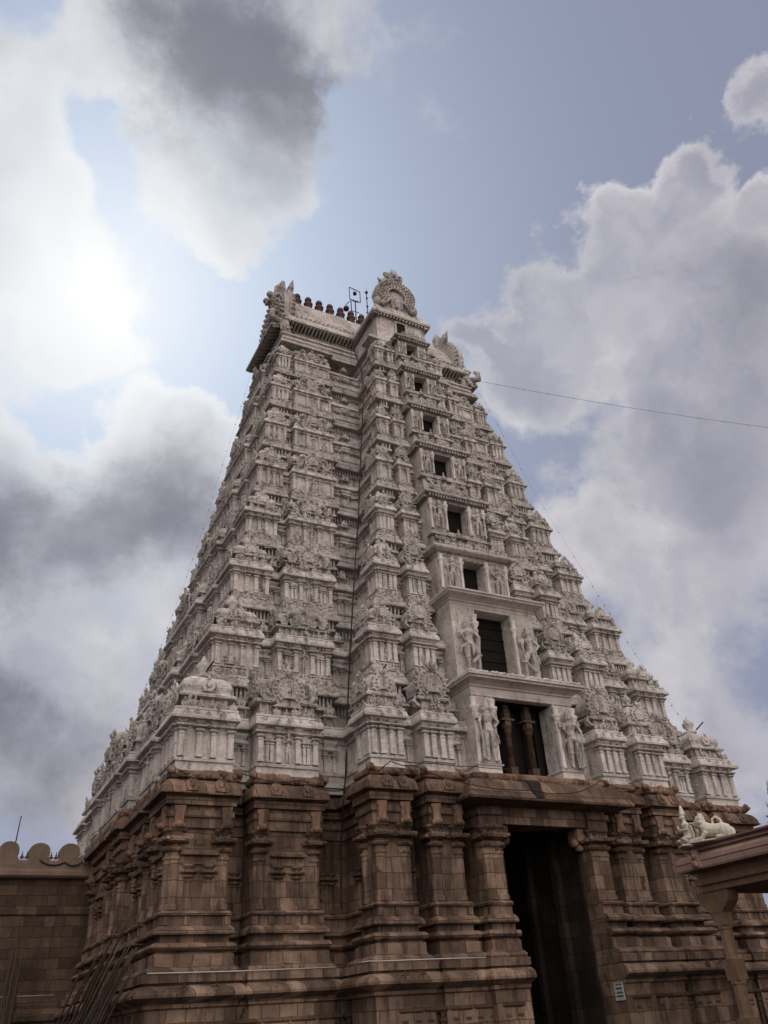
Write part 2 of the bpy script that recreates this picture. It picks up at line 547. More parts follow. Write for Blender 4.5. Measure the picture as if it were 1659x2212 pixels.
def stander(H, pose=0, crown=True):
    """standing four-armed door guardian, fused skin, feet at z=0, back against y=0"""
    b = MB()
    f = -.11 * H
    b.tube([(0, f, .47 * H), (0, f, .54 * H), (0, f, .62 * H), (0, f, .72 * H), (0, f, .77 * H), (0, f, .80 * H)],
           [.085 * H, .078 * H, .066 * H, .105 * H, .08 * H, .04 * H], 10)
    b.ell((0, f - .02 * H, .855 * H), (.055 * H, .06 * H, .068 * H), 10, 8)
    b.ell((0, f - .085 * H, .85 * H), (.012 * H, .018 * H, .018 * H), 6, 4)
    for s in (-1, 1):
        b.ell((s * .058 * H, f, .845 * H), (.02 * H, .02 * H, .035 * H), 6, 4)
    if crown:
        b.lathe(0, f, [(.062 * H, .89 * H), (.068 * H, .905 * H), (.05 * H, .93 * H), (.055 * H, .945 * H), (.035 * H, .98 * H), (.008 * H, 1.02 * H)], 10)
    if pose == 0:
        legs = [((-.045, f, .48 * H), (-.062, f, .26), (-.07, f, .035), (-.105, f - .07 * H, .02)), ((.045, f, .48 * H), (.06, f, .26), (.06, f, .035), (.1, f - .07 * H, .02))]
    else:
        legs = [((-.045, f, .48 * H), (-.05, f, .26), (-.04, f, .035), (-.07, f - .07 * H, .02)), ((.05, f, .48 * H), (.15, f - .04 * H, .30), (-.0, f - .07 * H, .16), (-.03, f - .12 * H, .12))]
    for L in legs:
        pts = [(L[0][0] * H, L[0][1], L[0][2])] + [(q[0] * H, q[1], q[2] * H) for q in L[1:]]
        b.tube(pts, [.072 * H, .046 * H, .03 * H, .022 * H], 8)
        b.lathe(pts[1][0], pts[1][1], [(.05 * H, pts[1][2] - .015 * H), (.06 * H, pts[1][2]), (.05 * H, pts[1][2] + .015 * H)], 8)
    # waist cloth and sash
    b.lathe(0, f, [(.085 * H, .45 * H), (.105 * H, .475 * H), (.098 * H, .50 * H), (.08 * H, .515 * H)], 10)
    b.tube([(0, f - .09 * H, .48 * H), (.01 * H, f - .1 * H, .36 * H), (0, f - .09 * H, .27 * H)], [.03 * H, .028 * H, .012 * H], 6)
    b.tube([(-.1 * H, f, .49 * H), (-.17 * H, f, .42 * H), (-.19 * H, f, .30 * H)], [.025 * H, .022 * H, .012 * H], 5)
    b.tube([(.1 * H, f, .49 * H), (.17 * H, f, .42 * H), (.20 * H, f, .31 * H)], [.025 * H, .022 * H, .012 * H], 5)
    b.lathe(0, f - .01 * H, [(.075 * H, .765 * H), (.09 * H, .775 * H), (.075 * H, .785 * H)], 10)
    arms = [((-.115, .745), (-.17, .63), (-.10, .55)), ((.115, .745), (.18, .62), (.17, .50)),
            ((-.115, .745), (-.2, .69), (-.2, .80)), ((.115, .745), (.2, .69), (.2, .80))]
    for i, A in enumerate(arms):
        yy = f - (.05 * H if i < 2 else -.02 * H)
        P = [(a * H, (f if j == 0 else yy), z * H) for j, (a, z) in enumerate(A)]
        b.tube(P, [.036 * H, .028 * H, .018 * H], 7)
        hx, hy, hz = P[-1]
        b.ell((hx, hy, hz), (.02 * H, .013 * H, .027 * H), 6, 4)
        for q in range(4):
            b.tube([(hx + (q - 1.5) * .009 * H, hy, hz + .01 * H), (hx + (q - 1.5) * .013 * H, hy - .006 * H, hz + .045 * H - abs(q - 1.4) * .004 * H)], [.006 * H, .004 * H], 4)
        b.tube([(hx, hy, hz), (hx + (.028 if hx < 0 else -.028) * H, hy - .01 * H, hz + .02 * H)], [.007 * H, .005 * H], 4)
    # club beside the leg
    b.tube([(.17 * H, f - .06 * H, .5 * H), (.15 * H, f - .04 * H, .3 * H), (.14 * H, f - .02 * H, .04 * H)], [.014 * H, .022 * H, .04 * H], 6)
    return solidify(b, H / 110, 1)


# ------------------------------------------------------------------ tower plan
YC = 10.4
WK = [14.2, 12.8, 11.74, 10.75, 9.91, 9.2, 8.61, 8.04]
YK = [0, 1.43, 2.67, 3.8, 4.76, 5.6, 6.31, 6.98]
ZK = [11.81, 16.14, 20.2, 24.09, 27.83, 31.57, 35.13, 38.33, 41.3]
XA = [7.5, 6.4, 5.35, 4.6, 3.95, 3.35, 2.9, 2.5]
DP = [-2.2, -2.35, -2.45, -2.65, -2.8, -2.85, -2.95, -3.05]
HW = [1.38, 1.28, 1.18, 1.1, 1.05, 1.0, 0.92, 0.85]
HP = [0.6, .42, .36, .34, .32, .3, .28, .28]
BAY = [2.62, 2.3, 2.0, 1.7, 1.45, 1.25, 1.08, 0.98]
OPN = [1.55, 1.0, .64, .64, .58, .5, .46, .40]
WZ = [(9.95, 13.2), (14.7, 18.05), (19.4, 21.25), (23.3, 25.1), (27.45, 28.95), (31.1, 32.45), (34.65, 35.9), (38.15, 39.1)]


def plan(k, base=False, notch=None, rec=1.0):
    """stepped outline of storey k: list of (x, y, factor of the edge that leaves the point), clockwise; also its bays"""
    ov = 0.0 if base else .30 - .015 * k
    w, y0 = WK[k] - ov * (1 if k else 0), YK[k] + ov * (1 if k else 0)
    xa, b = XA[k] - .12, BAY[k]
    yp = y0 + DP[k]
    yb = yp - (.3 if base else (.08, .35, .45, .55, .55, .5, .5, .45)[k])
    if base:
        b = 3.0
    rd = (1.3 if base else .78 - .06 * k) * rec
    c = 2.1 - .19 * k
    g1 = .95 - .085 * k
    s = 2.5 - .02 * k
    # wing
    C0 = -w + c
    S1 = C0 + g1
    S0 = S1 + s
    if S0 > -xa - .35:
        S0 = -xa - .35
    A0 = -xa * .815
    B1, B0 = -xa * .69, -xa * .51
    if -B0 < b + .25:
        B0 = -(b + .25)
    n = 2.12 if base else OPN[k]
    if notch:
        n = notch
    dn = 9.0 if base else 3.2
    fa = 1.05 - .04 * k
    o, i, z = 1.0, .5, (.06 if base else 0.0)
    bf = 1.0 if base else 0.0
    Q = [(-n, yb + dn, z), (-n, yb, bf), (-b, yb, bf), (-b, yp + rd, o), (B0, yp + rd, i), (B0, yp, o), (B1, yp, i), (B1, yp + rd, o), (A0, yp + rd, i),
         (A0, yp, o), (-xa, yp, o), (-xa, yp + fa, i), (-xa + .42, yp + fa, o), (-xa + .42, y0 + rd, o), (S0, y0 + rd, i), (S0, y0, o), (S1, y0, i), (S1, y0 + rd, o), (C0, y0 + rd, i), (C0, y0, o), (-w, y0, o)]
    L = YC - y0
    cm = .40 * L
    m0 = YC - cm
    c2 = y0 + c
    s0 = c2 + .09 * L
    s1 = m0 - .08 * L
    a1 = m0 + .13 * L
    cs = YC - .20 * L
    wm = w + .3
    Q += [(-w, c2, i), (-w + rd, c2, o), (-w + rd, s0, i), (-w, s0, o), (-w, s1, i), (-w + rd, s1, o), (-w + rd, m0, o), (-wm, m0, o), (-wm, a1, i), (-wm + rd, a1, o),
          (-wm + rd, cs, i), (-wm, cs, o)]
    bays = dict(corner=(-w, C0, y0), sala=(S1, S0, y0), A=(-xa, A0, yp), B=(B1, B0, yp), sshr=(s0, s1, -w), sA=(m0, a1, -wm), sC=(cs, 2 * YC - cs, -wm), c=c,
                yb=yb, b=b, n=n, y0=y0, yp=yp, w=w, xa=xa, rd=rd, wm=wm,
                fa=fa, gaps=[(C0, S1, y0 + rd), (S0, -xa + .42, y0 + rd), (A0, B1, yp + rd), (B0, -b, yp + rd)], sgaps=[(c2, s0, -w + rd), (s1, m0, -w + rd), (a1, cs, -wm + rd)])
    # mirrored copies: back-left (reversed), back-right, front-right (reversed)
    def rev(P, fx, fy):
        out = []
        for j in range(len(P) - 1, -1, -1):
            f = P[j - 1][2] if j > 0 else z
            out.append((fx(P[j][0]), fy(P[j][1]), f))
        return out
    my = lambda y: 2 * YC - y
    q1 = [list(p) for p in Q]
    q1[-1][2] = 1.0
    q2 = rev(q1, lambda x: x, my)
    q2[0] = (q2[0][0], q2[0][1], 1.0 if len(Q) else 0)
    # factor of the edge leaving reversed point j is the factor of the edge that entered it
    q2 = []
    for j in range(len(q1) - 1, -1, -1):
        f = q1[j - 1][2] if j > 0 else z
        q2.append((q1[j][0], my(q1[j][1]), f))
    left = [tuple(p) for p in q1] + q2
    right = []
    for j in range(len(left) - 1, -1, -1):
        f = left[j - 1][2] if j > 0 else z
        right.append((-left[j][0], left[j][1], f))
    return left + right, bays


def offs(P, o):
    """offset a clockwise axis-aligned outline outward by o * edge factor"""
    n = len(P)
    out = []
    for j in range(n):
        a, b, c = P[j - 1], P[j], P[(j + 1) % n]
        x, y = b[0], b[1]
        for (p, q, f) in ((a, b, a[2]), (b, c, b[2])):
            dx, dy = q[0] - p[0], q[1] - p[1]
            if abs(dx) > abs(dy):
                y += o * f * (1 if dx > 0 else -1)
            elif abs(dy) > 1e-9:
                x += -o * f * (1 if dy > 0 else -1)
        out.append((x, y))
    return out


def sweep(mb, P, prof, capb=True, capt=True):
    loops = [[(x, y, z) for x, y in reversed(offs(P, o))] for z, o in prof]
    mb.quadloops(loops, capb, capt)


# ------------------------------------------------------------------ the tower
TW = thing('temple_tower', 'tall tapering white stucco temple gateway tower on a brown carved stone base', 'temple tower', (0, 0, 0))

# stone base -------------------------------------------------------
PB, BB = plan(0, base=True)
base = MB()
prof = [(0, .62), (.35, .62), (.36, .52), (2.45, .52), (2.5, .62), (2.62, .62), (2.66, .72), (2.78, .98), (2.86, .99), (2.98, .93), (3.1, .74), (3.12, .64), (3.17, .64),
        (3.18, .76), (3.42, .76), (3.44, .6), (3.5, .62), (3.56, .6), (3.67, .40), (3.68, .37), (4.0, .37), (4.02, .26), (4.06, .27), (4.08, .34), (4.13, .45), (4.2, .49),
        (4.28, .45), (4.33, .34), (4.35, .14), (4.56, .14), (4.57, .40), (4.62, .42), (4.75, .34), (4.84, .2), (4.85, .11), (5.14, .11), (5.16, .22), (5.22, .24), (5.3, .15),
        (5.33, 0), (7.93, 0), (7.95, .12), (8.28, .12), (8.3, .2), (8.52, .2), (8.54, .1), (8.68, .1), (8.7, .3), (8.98, .3)]
PBL = [tuple(p) for p in PB]
lowp, lowb = plan(0, base=True, rec=0.15)
sweep(base, lowp, [p for p in prof if p[0] <= 3.44], True, True)
sweep(base, PB, [(3.43, .58)] + [p for p in prof if 3.5 <= p[0]], False, True)
# gateway beam, and dark leaf doors added far inside to darken the passage
yb = BB['yb']
base.box(-2.1, 2.1, yb + .02, yb + 1.2, 8.02, 8.97)
base.box(-2.1, 2.1, yb + 1.2, yb + 8.9, 8.3, 8.95)
base.rough(.018, 1.7).build('stone_base', M_BR, TW)
sb = [o for o in COL.objects if o.name == 'stone_base'][0]
dm = MB()
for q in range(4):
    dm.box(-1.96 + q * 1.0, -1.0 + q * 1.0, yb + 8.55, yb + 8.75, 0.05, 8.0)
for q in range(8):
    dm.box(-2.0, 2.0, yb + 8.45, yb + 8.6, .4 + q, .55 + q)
dm.build('added_gate_door', M_UNLIT, TW)
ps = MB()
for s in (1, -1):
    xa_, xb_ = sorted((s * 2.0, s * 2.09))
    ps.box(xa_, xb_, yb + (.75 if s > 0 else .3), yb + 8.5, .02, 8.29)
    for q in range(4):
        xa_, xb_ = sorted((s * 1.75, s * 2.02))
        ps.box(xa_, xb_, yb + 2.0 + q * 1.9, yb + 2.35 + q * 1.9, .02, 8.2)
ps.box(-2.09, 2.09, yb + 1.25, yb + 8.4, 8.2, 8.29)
ps.rough(.03, 1.5).build('shaded_passage_liner', M_SHADE, TW)  # thin liner inside the passage, its dark colour painted shade
bk = MB()
bk.box(-.3, .12, -.3, .3, 7.55, 8.02)
bk.ell((-.28, 0, 7.5), (.2, .26, .2), 8, 5)
bk.ell((-.08, 0, 7.3), (.16, .24, .16), 8, 5)
bkm = bk.rough(.03, 3).mesh('lintel_bracket', M_FRZ)
for s in (1, -1):
    obj('lintel_bracket', bkm, TW, (1.98 * s, yb + .45, 0), 0, (s, 1, 1))

# pilasters of the base: one shared mesh, one object each
pm = MB()
pilaster(pm, 0, 0, .36, 5.33, 7.94, 8)
pm.box(-.40, .40, -.40, .40, 7.52, 7.62)
pm.box(-.2, .2, -.2, .2, 7.6, 7.94)
pm.rough(.007, 3)
pil_big = pm.mesh('pilaster', M_BR)
pm = MB()
pilaster(pm, 0, 0, .25, 5.33, 6.75, 8)
pm.box(-.24, .24, -.24, .24, 6.5, 6.56)
pil_small = pm.rough(.007, 3).mesh('small_pilaster', M_BR)
nm = MB()   # lintel block carried by a pair of small pilasters
nm.box(-.62, .62, -.16, .2, 6.76, 6.86)
nm.box(-.38, .38, -.14, .2, 6.86, 7.02)
nm.rect(-.46, .46, -.06, .2, [(0, 7.02), (.22, 7.05), (.22, 7.12), (.1, 7.24), (.0, 7.3)])
nm.box(-.3, .3, -.1, .2, 7.36, 7.62)
nm.box(-.17, .17, -.13, .2, 7.42, 7.58)
lint = nm.rough(.02, 3).mesh('niche_lintel', M_BRC)
kb = kudu(.24, 2)
kbm = kb.rough(.02, 4).mesh('arched_boss', M_BRC)


def run_pilasters(x0, x1, y, side, mid=True, big=pil_big):
    """pilasters along a stretch of wall; side False = front wall at y, True = left wall (x0,x1 are y values, y is x)"""
    L = x1 - x0
    e = .2
    xs = [x0 + e, x1 - e]
    for x in xs:
        for sgn in ((1, -1)):
            p = (y, x, 0) if side else (x, y, 0)
            obj('pilaster', big, TW, (p[0] * sgn, p[1], 0))
    if mid and L > 1.6:
        c = (x0 + x1) / 2
        for sgn in (1, -1):
            for dx in (-.36, .36):
                p = (y, c + dx) if side else (c + dx, y)
                obj('small_pilaster', pil_small, TW, (p[0] * sgn, p[1], 0))
            p = (y, c) if side else (c, y)
            obj('niche_lintel', lint, TW, (p[0] * sgn, p[1], 0), (-math.pi / 2 if side else 0) * (1 if sgn > 0 else -1))
    elif mid and L > .7 and L < 1.6:
        pass


def small_pair(c, y, side, half=.2):
    for sgn in (1, -1):
        for dx in (-half, half):
            p = (y, c + dx) if side else (c + dx, y)
            obj('small_pilaster', pil_small, TW, (p[0] * sgn, p[1], 0), 0, (.8, .8, 1.0))


def sg(t):
    return min(t[0], t[1]), max(t[0], t[1]), t[2]


for key in ('corner', 'sala', 'A', 'B'):
    a, b_, y = sg(BB[key])
    run_pilasters(a, b_, y + .08, False, key in ('corner', 'sala'))
run_pilasters(-3.0, -2.14, yb + .08, False, False)
for gx in BB['gaps'][:3]:
    small_pair((gx[0] + gx[1]) / 2, gx[2] + .02, False, .18)
c_ = BB['c']
a, b_, x = BB['sshr']
run_pilasters(a, b_, x + .08, True)
run_pilasters(BB['y0'], BB['y0'] + c_, -BB['w'] + .08, True)
a, b_, x = BB['sA']
run_pilasters(a, b_, x + .08, True, False)
run_pilasters(2 * YC - b_, 2 * YC - a, x + .08, True, False)
a, b_, x = BB['sC']
run_pilasters(a, b_, x + .08, True)
for sgn in (1, -1):      # on the long flank of the projecting block
    for yy, xo in ((BB['yp'] + BB['fa'] - .2, 0), (-.75, .42), (.1, .42)):
        obj('pilaster', pil_big if xo == 0 else pil_small, TW, ((-BB['xa'] + xo) * sgn + .06 * sgn, yy, 0))
for gx in BB['sgaps']:
    small_pair((gx[0] + gx[1]) / 2, gx[2] + .02, True, .18)

# great curved cornice of the base with arched bosses, then the rough lion frieze
cor = MB()
PF = [p for p in PB]
PU, BU = plan(0, base=True, notch=.02)
sweep(cor, PU, [(8.96, .32), (9.0, .5), (9.02, .56), (9.08, .57), (9.1, .53), (9.3, .5), (9.48, .38), (9.58, .2), (9.62, .04)])
cor.rough(.03, 1.6).build('stone_cornice', M_BRC, TW)
cb = MB()
cb.rect(-3.0, 3.0, yb, yb + 2.0, [(.3, 8.66), (.98, 8.72), (1.02, 8.8), (.9, 8.98), (.74, 9.22), (.66, 9.42), (.5, 9.56), (.3, 9.62), (.02, 9.66)])
cb.rough(.025, 1.3).build('gateway_canopy', M_BRC, TW)
ss2 = MB()
LV = [(1.03, 8.80), (.92, 8.99), (.76, 9.23), (.68, 9.43), (.52, 9.57), (.32, 9.64)]
EX = [(-.55, -.18), (-.55, -.12), (-.57, -.08), (-.6, -.0), (-.6, .02), (-.56, .0)]
ss2.quadloops([[(-.4 + e[0], yb - o - .02, z + .02), (-.4 + e[1], yb - o - .02, z + .02), (-.4 + e[1], yb - o + .08, z - .02), (-.4 + e[0], yb - o + .08, z - .02)] for (o, z), e in zip(LV, EX)])
ss2.build('soot_stain', M_SOOT, TW)

fr = MB()
sweep(fr, PU, [(9.6, .02), (9.66, .2), (9.72, .26), (9.86, .24), (9.93, .14), (9.95, .02)])
rf = random.Random(3)
for key in ('corner', 'sala', 'A', 'B'):
    for sg_ in (1, -1):
        a, b_, y = sg(BB[key])
        x = a - .2
        while x < b_ + .1:
            L_ = rf.uniform(.25, .55)
            hh_ = rf.uniform(.26, .36)
            x0_, x1_ = sorted((x * sg_, (x + L_) * sg_))
            fr.rect(x0_ + .03, x1_ - .03, y - .22, y + .1, [(0, 9.62), (.05, 9.64 + .1 * hh_), (rf.uniform(.0, .07), 9.62 + hh_ * .5), (.04, 9.62 + hh_ * .85), (-.03, 9.62 + hh_)])
            fr.ell(((x + L_ * .5) * sg_, y - .27, 9.74 + rf.uniform(-.03, .05)), (L_ * .3, .07, hh_ * .33), 6, 4)
            x += L_ + .02
        for ex in (a - .2, b_ + .2):
            fr.ell((ex * sg_, y - .25, 9.86), (.16, .18, .17), 7, 5)
            fr.ell((ex * sg_, y - .4, 9.8), (.09, .1, .09), 6, 4)
x = -2.95
while x < 2.9:
    fr.rect(x + .02, x + .22, yb - .2, yb + .1, [(0, 9.62), (.04, 9.66), (.05, 9.8), (.0, 9.9)])
    fr.ell((x + .12, yb - .24, 9.78), (.07, .05, .09), 5, 4)
    x += .25
for (a, b_, x) in (BB['sshr'], BB['sA'], BB['sC'], (BB['y0'], BB['y0'] + c_, -BB['w']), (2 * YC - BB['sA'][1], 2 * YC - BB['sA'][0], BB['sA'][2])):
    y = a - .1
    while y < b_ + .1:
        for sg_ in (1, -1):
            xa_, xb_ = sorted(((x - .24) * sg_, (x + .1) * sg_))
            fr.rect(xa_, xb_, y + .02, y + .3, [(0, 9.62), (.04, 9.66), (.03, 9.8), (-.02, 9.93)])
        y += .34
fr.rough(.06, 3.2).build('lion_frieze', M_FRZ, TW)
for key, n in (('corner', 2), ('sala', 2), ('A', 2), ('B', 1)):
    a, b_, y = sg(BB[key])
    for i in range(n):
        xx = a + (b_ - a) * (i + .5) / n
        for s_ in (1, -1):
            o = obj('arched_boss', kbm, TW, (xx * s_, y - .50, 9.34))
            o.rotation_euler = (-.25, 0, 0)
            if key in ('corner', 'A'):
                obj('arched_boss', kbm, TW, (xx * s_, y - .97, 2.96), 0, .55)
for (a, b_, x) in (BB['sshr'], BB['sC'], (BB['y0'], BB['y0'] + c_, -BB['w'])):
    for i in range(2):
        obj('arched_boss', kbm, TW, (x - .48, a + (b_ - a) * (i + .5) / 2, 9.34), -math.pi / 2)
# carved row on the plinth below the ledge: little shrine fronts
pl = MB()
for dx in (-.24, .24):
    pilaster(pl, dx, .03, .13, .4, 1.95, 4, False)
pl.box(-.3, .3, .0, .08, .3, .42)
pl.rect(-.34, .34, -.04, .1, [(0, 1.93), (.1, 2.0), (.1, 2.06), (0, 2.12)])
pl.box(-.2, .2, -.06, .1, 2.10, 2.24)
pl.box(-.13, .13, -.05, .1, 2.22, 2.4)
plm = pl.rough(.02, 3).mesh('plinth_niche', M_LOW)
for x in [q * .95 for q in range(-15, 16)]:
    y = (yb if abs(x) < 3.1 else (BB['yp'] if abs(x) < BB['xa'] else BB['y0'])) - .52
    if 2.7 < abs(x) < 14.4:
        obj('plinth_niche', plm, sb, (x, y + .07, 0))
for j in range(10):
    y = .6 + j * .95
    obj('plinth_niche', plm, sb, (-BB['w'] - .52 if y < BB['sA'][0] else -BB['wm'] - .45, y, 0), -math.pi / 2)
vd = MB()
vd.box(-.1, .1, -.17, 0, 4.87, 5.13)
vdm = vd.mesh('rail_block', M_BR)
for key in ('corner', 'sala', 'A', 'B'):
    a, b_, y = sg(BB[key])
    n = max(2, int((b_ - a) / .6))
    for i in range(n + 1):
        for s_ in (1, -1):
            obj('rail_block', vdm, sb, ((a + (b_ - a) * i / n) * s_, y, 0))
for (a, b_, x) in (BB['sshr'], BB['sC'], (BB['y0'], BB['y0'] + c_, -BB['w'])):
    n = max(2, int((b_ - a) / .6))
    for i in range(n + 1):
        obj('rail_block', vdm, sb, (x, a + (b_ - a) * i / n, 0), -math.pi / 2)
# corbels (hanging lotus brackets) under the beams
cbm = MB()
cbm.box(-.16, .16, -.14, .1, 8.0, 8.5)
cbm.ell((0, -.16, 8.02), (.2, .16, .14), 7, 5)
cbm.ell((-.16, -.12, 7.98), (.1, .1, .1), 6, 4)
cbm.ell((.16, -.12, 7.98), (.1, .1, .1), 6, 4)
cbm.box(-.2, .2, -.12, .1, 8.5, 8.66)
cbme = cbm.rough(.03, 4).mesh('corbel', M_FRZ)
for key in ('corner', 'sala', 'A', 'B'):
    a, b_, y = sg(BB[key])
    for xx in (a + .2, b_ - .2):
        for s_ in (1, -1):
            obj('corbel', cbme, TW, (xx * s_, y - .16, 0))
for (a, b_, x) in (BB['sshr'], BB['sC'], (BB['y0'], BB['y0'] + c_, -BB['w'])):
    for yy in (a + .2, b_ - .2):
        obj('corbel', cbme, TW, (x - .16, yy, 0), -math.pi / 2)


# ------------------------------------------------------------------ stucco storeys
def dome_roof(w, d, h, rng, kud=.3, fin=True):
    """square domed shrine roof standing on a cornice: centre at origin, base z=0"""
    mb = MB()
    hn = .30 * h
    a, b = w / 2, d / 2
    mb.rect(-a * .72, a * .72, -b * .72, b * .72, [(0, 0), (0, hn)])
    for sx in (-.66, -.2, .2, .66):
        mb.box(sx * a - .05, sx * a + .05, -b * .82, -b * .7, 0, hn)
    for sy in (-.6, .6):
        mb.box(-a * .82, -a * .7, sy * b - .05, sy * b + .05, 0, hn)
    lv = []
    for t, s in ((0, .80), (.02, .98), (.10, 1.0), (.16, .9), (.20, .82), (.28, .84), (.42, .90), (.56, .88), (.68, .80), (.80, .64), (.90, .42), (.96, .2), (1.0, .08)):
        z = hn + (h - hn) * t
        x, y = a * s, b * s
        e = .12 * s * min(a, b) * (1 if t > .2 else .2)
        lv.append([(-x + e, -y, z), (x - e, -y, z), (x, -y + e, z), (x, y - e, z), (x - e, y, z), (-x + e, y, z), (-x, y - e, z), (-x, -y + e, z)])
    mb.quadloops(lv, smooth=False)
    k = kudu(min(w * .21, h * .3) * (kud / .3), 1 if w > 1.2 and kud > .2 else 2, rng)
    mb.add(k, TM(0, -b * .93, hn + h * .32))
    mb.add(k, TM(-a * .93, 0, hn + h * .32, -math.pi / 2))
    if fin:
        r = .11 * w
        mb.lathe(0, 0, [(r * 1.3, h - .02), (r * 1.5, h + .3 * r), (r * .6, h + .7 * r), (r * 1.2, h + 1.5 * r), (r * 1.3, h + 2.1 * r), (r * .5, h + 2.9 * r), (r * .1, h + 3.8 * r)], 8)
    return mb


def barrel_roof(w, d, h, rng, kr=None, lod=1, side=False):
    """oblong barrel-vaulted shrine roof along x with a big horseshoe gable in front"""
    mb = MB()
    hn = .30 * h
    a, b = w / 2, d / 2
    mb.rect(-a * .86, a * .86, -b * .7, b * .7, [(0, 0), (0, hn)])
    m = max(4, int(w / .3))
    for i in range(m + 1):
        x = -a * .84 + 1.68 * a * i / m
        mb.box(x - .035, x + .035, -b * .84, -b * .7, 0, hn)
    mb.rect(-a * .9, a * .9, -b * .75, b * .75, [(0, hn), (.14, hn + .03 * h), (.16, hn + .07 * h), (.04, hn + .15 * h)])
    sec = []
    for i in range(11):
        t = math.pi * (-.12 + 1.24 * i / 10)
        sec.append((-math.cos(t) * b * .86, hn + h * .40 + math.sin(t) * h * .33))
    loops = []
    for x in (-a * .93, a * .93):
        loops.append([(x, y, z) for y, z in sec])
    mb.quadloops(loops, smooth=False, flip=False)
    r = kr or h * .42
    k = kudu(r, lod, rng)
    mb.add(k, TM(0, -b * 1.0, hn + h * .36))
    if w > 1.9:
        k2 = kudu(r * .5, 2, rng)
        for s in ((-.64, .64) if r > h * .4 else (-.7, -.36, .36, .7)):
            mb.add(k2, TM(s * a, -b * .98, hn + h * .28))
        # elephants' backs / leaf lumps either side of the gable
        for s in (-1, 1):
            mb.ell((s * a * .45, -b * .8, hn + h * .6), (a * .16, b * .3, h * .16), 7, 5)
            mb.tube([(s * a * .5, -b, hn + h * .62), (s * a * .62, -b * 1.15, hn + h * .5), (s * a * .6, -b * 1.15, hn + h * .3)], [.1 * h, .07 * h, .03 * h], 5)
    k3 = kudu(h * .34, 1 if lod < 2 else 2, rng)
    mb.add(k3, TM(-a * .97, 0, hn + h * .40, -math.pi / 2))
    mb.add(k3, TM(a * .97, 0, hn + h * .40, math.pi / 2))
    # horn-like end crests and ridge knobs
    for s in (-1, 1):
        mb.tube([(s * a * .9, 0, h * .95), (s * a * 1.02, 0, h * 1.08), (s * a * 1.12, 0, h * 1.26)], [.1 * h, .09 * h, .01], 5, False)
    m = max(2, int(w / .5))
    for i in range(m):
        x = -a * .7 + 1.4 * a * i / max(1, m - 1)
        mb.lathe(x, 0, [(.06, h * 1.0), (.1, h * 1.05), (.04, h * 1.1), (.09, h * 1.17), (.01, h * 1.3)], 6)
    return mb


def gable_roof(w, d, h, rng, lod=1):
    """shrine roof showing a single large horseshoe gable, barrel running back"""
    mb = MB()
    hn = .28 * h
    a, b = w / 2, d / 2
    mb.rect(-a * .66, a * .66, -b * .8, b * .7, [(0, 0), (0, hn)])
    mb.rect(-a * .8, a * .8, -b * .85, b * .75, [(0, hn), (.12, hn + .03 * h), (.13, hn + .07 * h), (.03, hn + .13 * h)])
    r = min(a * .92, h * .42)
    sec = [(r * .95 * math.cos(math.pi * (-.12 + 1.24 * i / 10)), hn + r * .8 + r * .95 * math.sin(math.pi * (-.12 + 1.24 * i / 10))) for i in range(11)]
    mb.prism_y(sec, -b * .85, b)
    mb.add(kudu(r, lod, rng), TM(0, -b * .9, hn + r * 1.02))
    for s in (-1, 1):
        mb.ell((s * a * .95, -b * .5, hn * .8), (a * .18, b * .3, h * .1), 6, 4)
        mb.tube([(s * a * .8, -b * .8, hn * .5), (s * a * 1.1, -b * .8, hn * .9), (s * a * 1.0, -b * .8, hn * 1.5)], [.05 * h, .05 * h, .01], 4, False)
    return mb


def mini_roof(w, h, rng):
    mb = MB()
    for s in (-.3, .3):
        mb.lathe(s * w, -.05, [(.04, 0), (.035, h * .3), (.06, h * .33), (.05, h * .36)], 6)
    mb.box(-w * .4, w * .4, .05, .25, 0, h * .36)
    mb.rect(-w * .42, w * .42, -.1, .2, [(0, h * .36), (.07, h * .38), (.07, h * .42), (0, h * .48)])
    mb.add(kudu(w * .3, 2, rng), TM(0, -.1, h * .62))
    mb.lathe(0, .05, [(w * .3, h * .5), (w * .33, h * .62), (w * .2, h * .8), (w * .06, h * .88), (w * .12, h * .95), (.01, h * 1.15)], 7)
    return mb


GUARD = {0: stander(1.0, 0).mesh('guardian_statue', M_STR), 1: stander(1.0, 1).mesh('guardian_statue', M_STR)}


def slim_figure(H):
    """slender worshipping figure with joined hands, fused"""
    b = MB()
    b.tube([(0, -.08, .5), (0, -.08, .62), (0, -.08, .76), (0, -.08, .82)], [.08, .062, .095, .04], 9)
    b.ell((0, -.1, .88), (.05, .055, .06), 8, 6)
    b.lathe(0, -.08, [(.055, .92), (.05, .95), (.01, 1.04)], 8)
    for s in (-1, 1):
        b.tube([(s * .045, -.08, .5), (s * .05, -.09, .27), (s * .05, -.08, .03), (s * .07, -.14, .02)], [.065, .042, .028, .02], 7)
        b.tube([(s * .1, -.08, .77), (s * .155, -.1, .65), (s * .02, -.19, .70)], [.034, .027, .018], 6)
        b.ell((s * .012, -.2, .73), (.012, .018, .04), 5, 4)
    return solidify(b, .012, 1)


SLIM = slim_figure(1.0).mesh('relief_figure', M_STR)


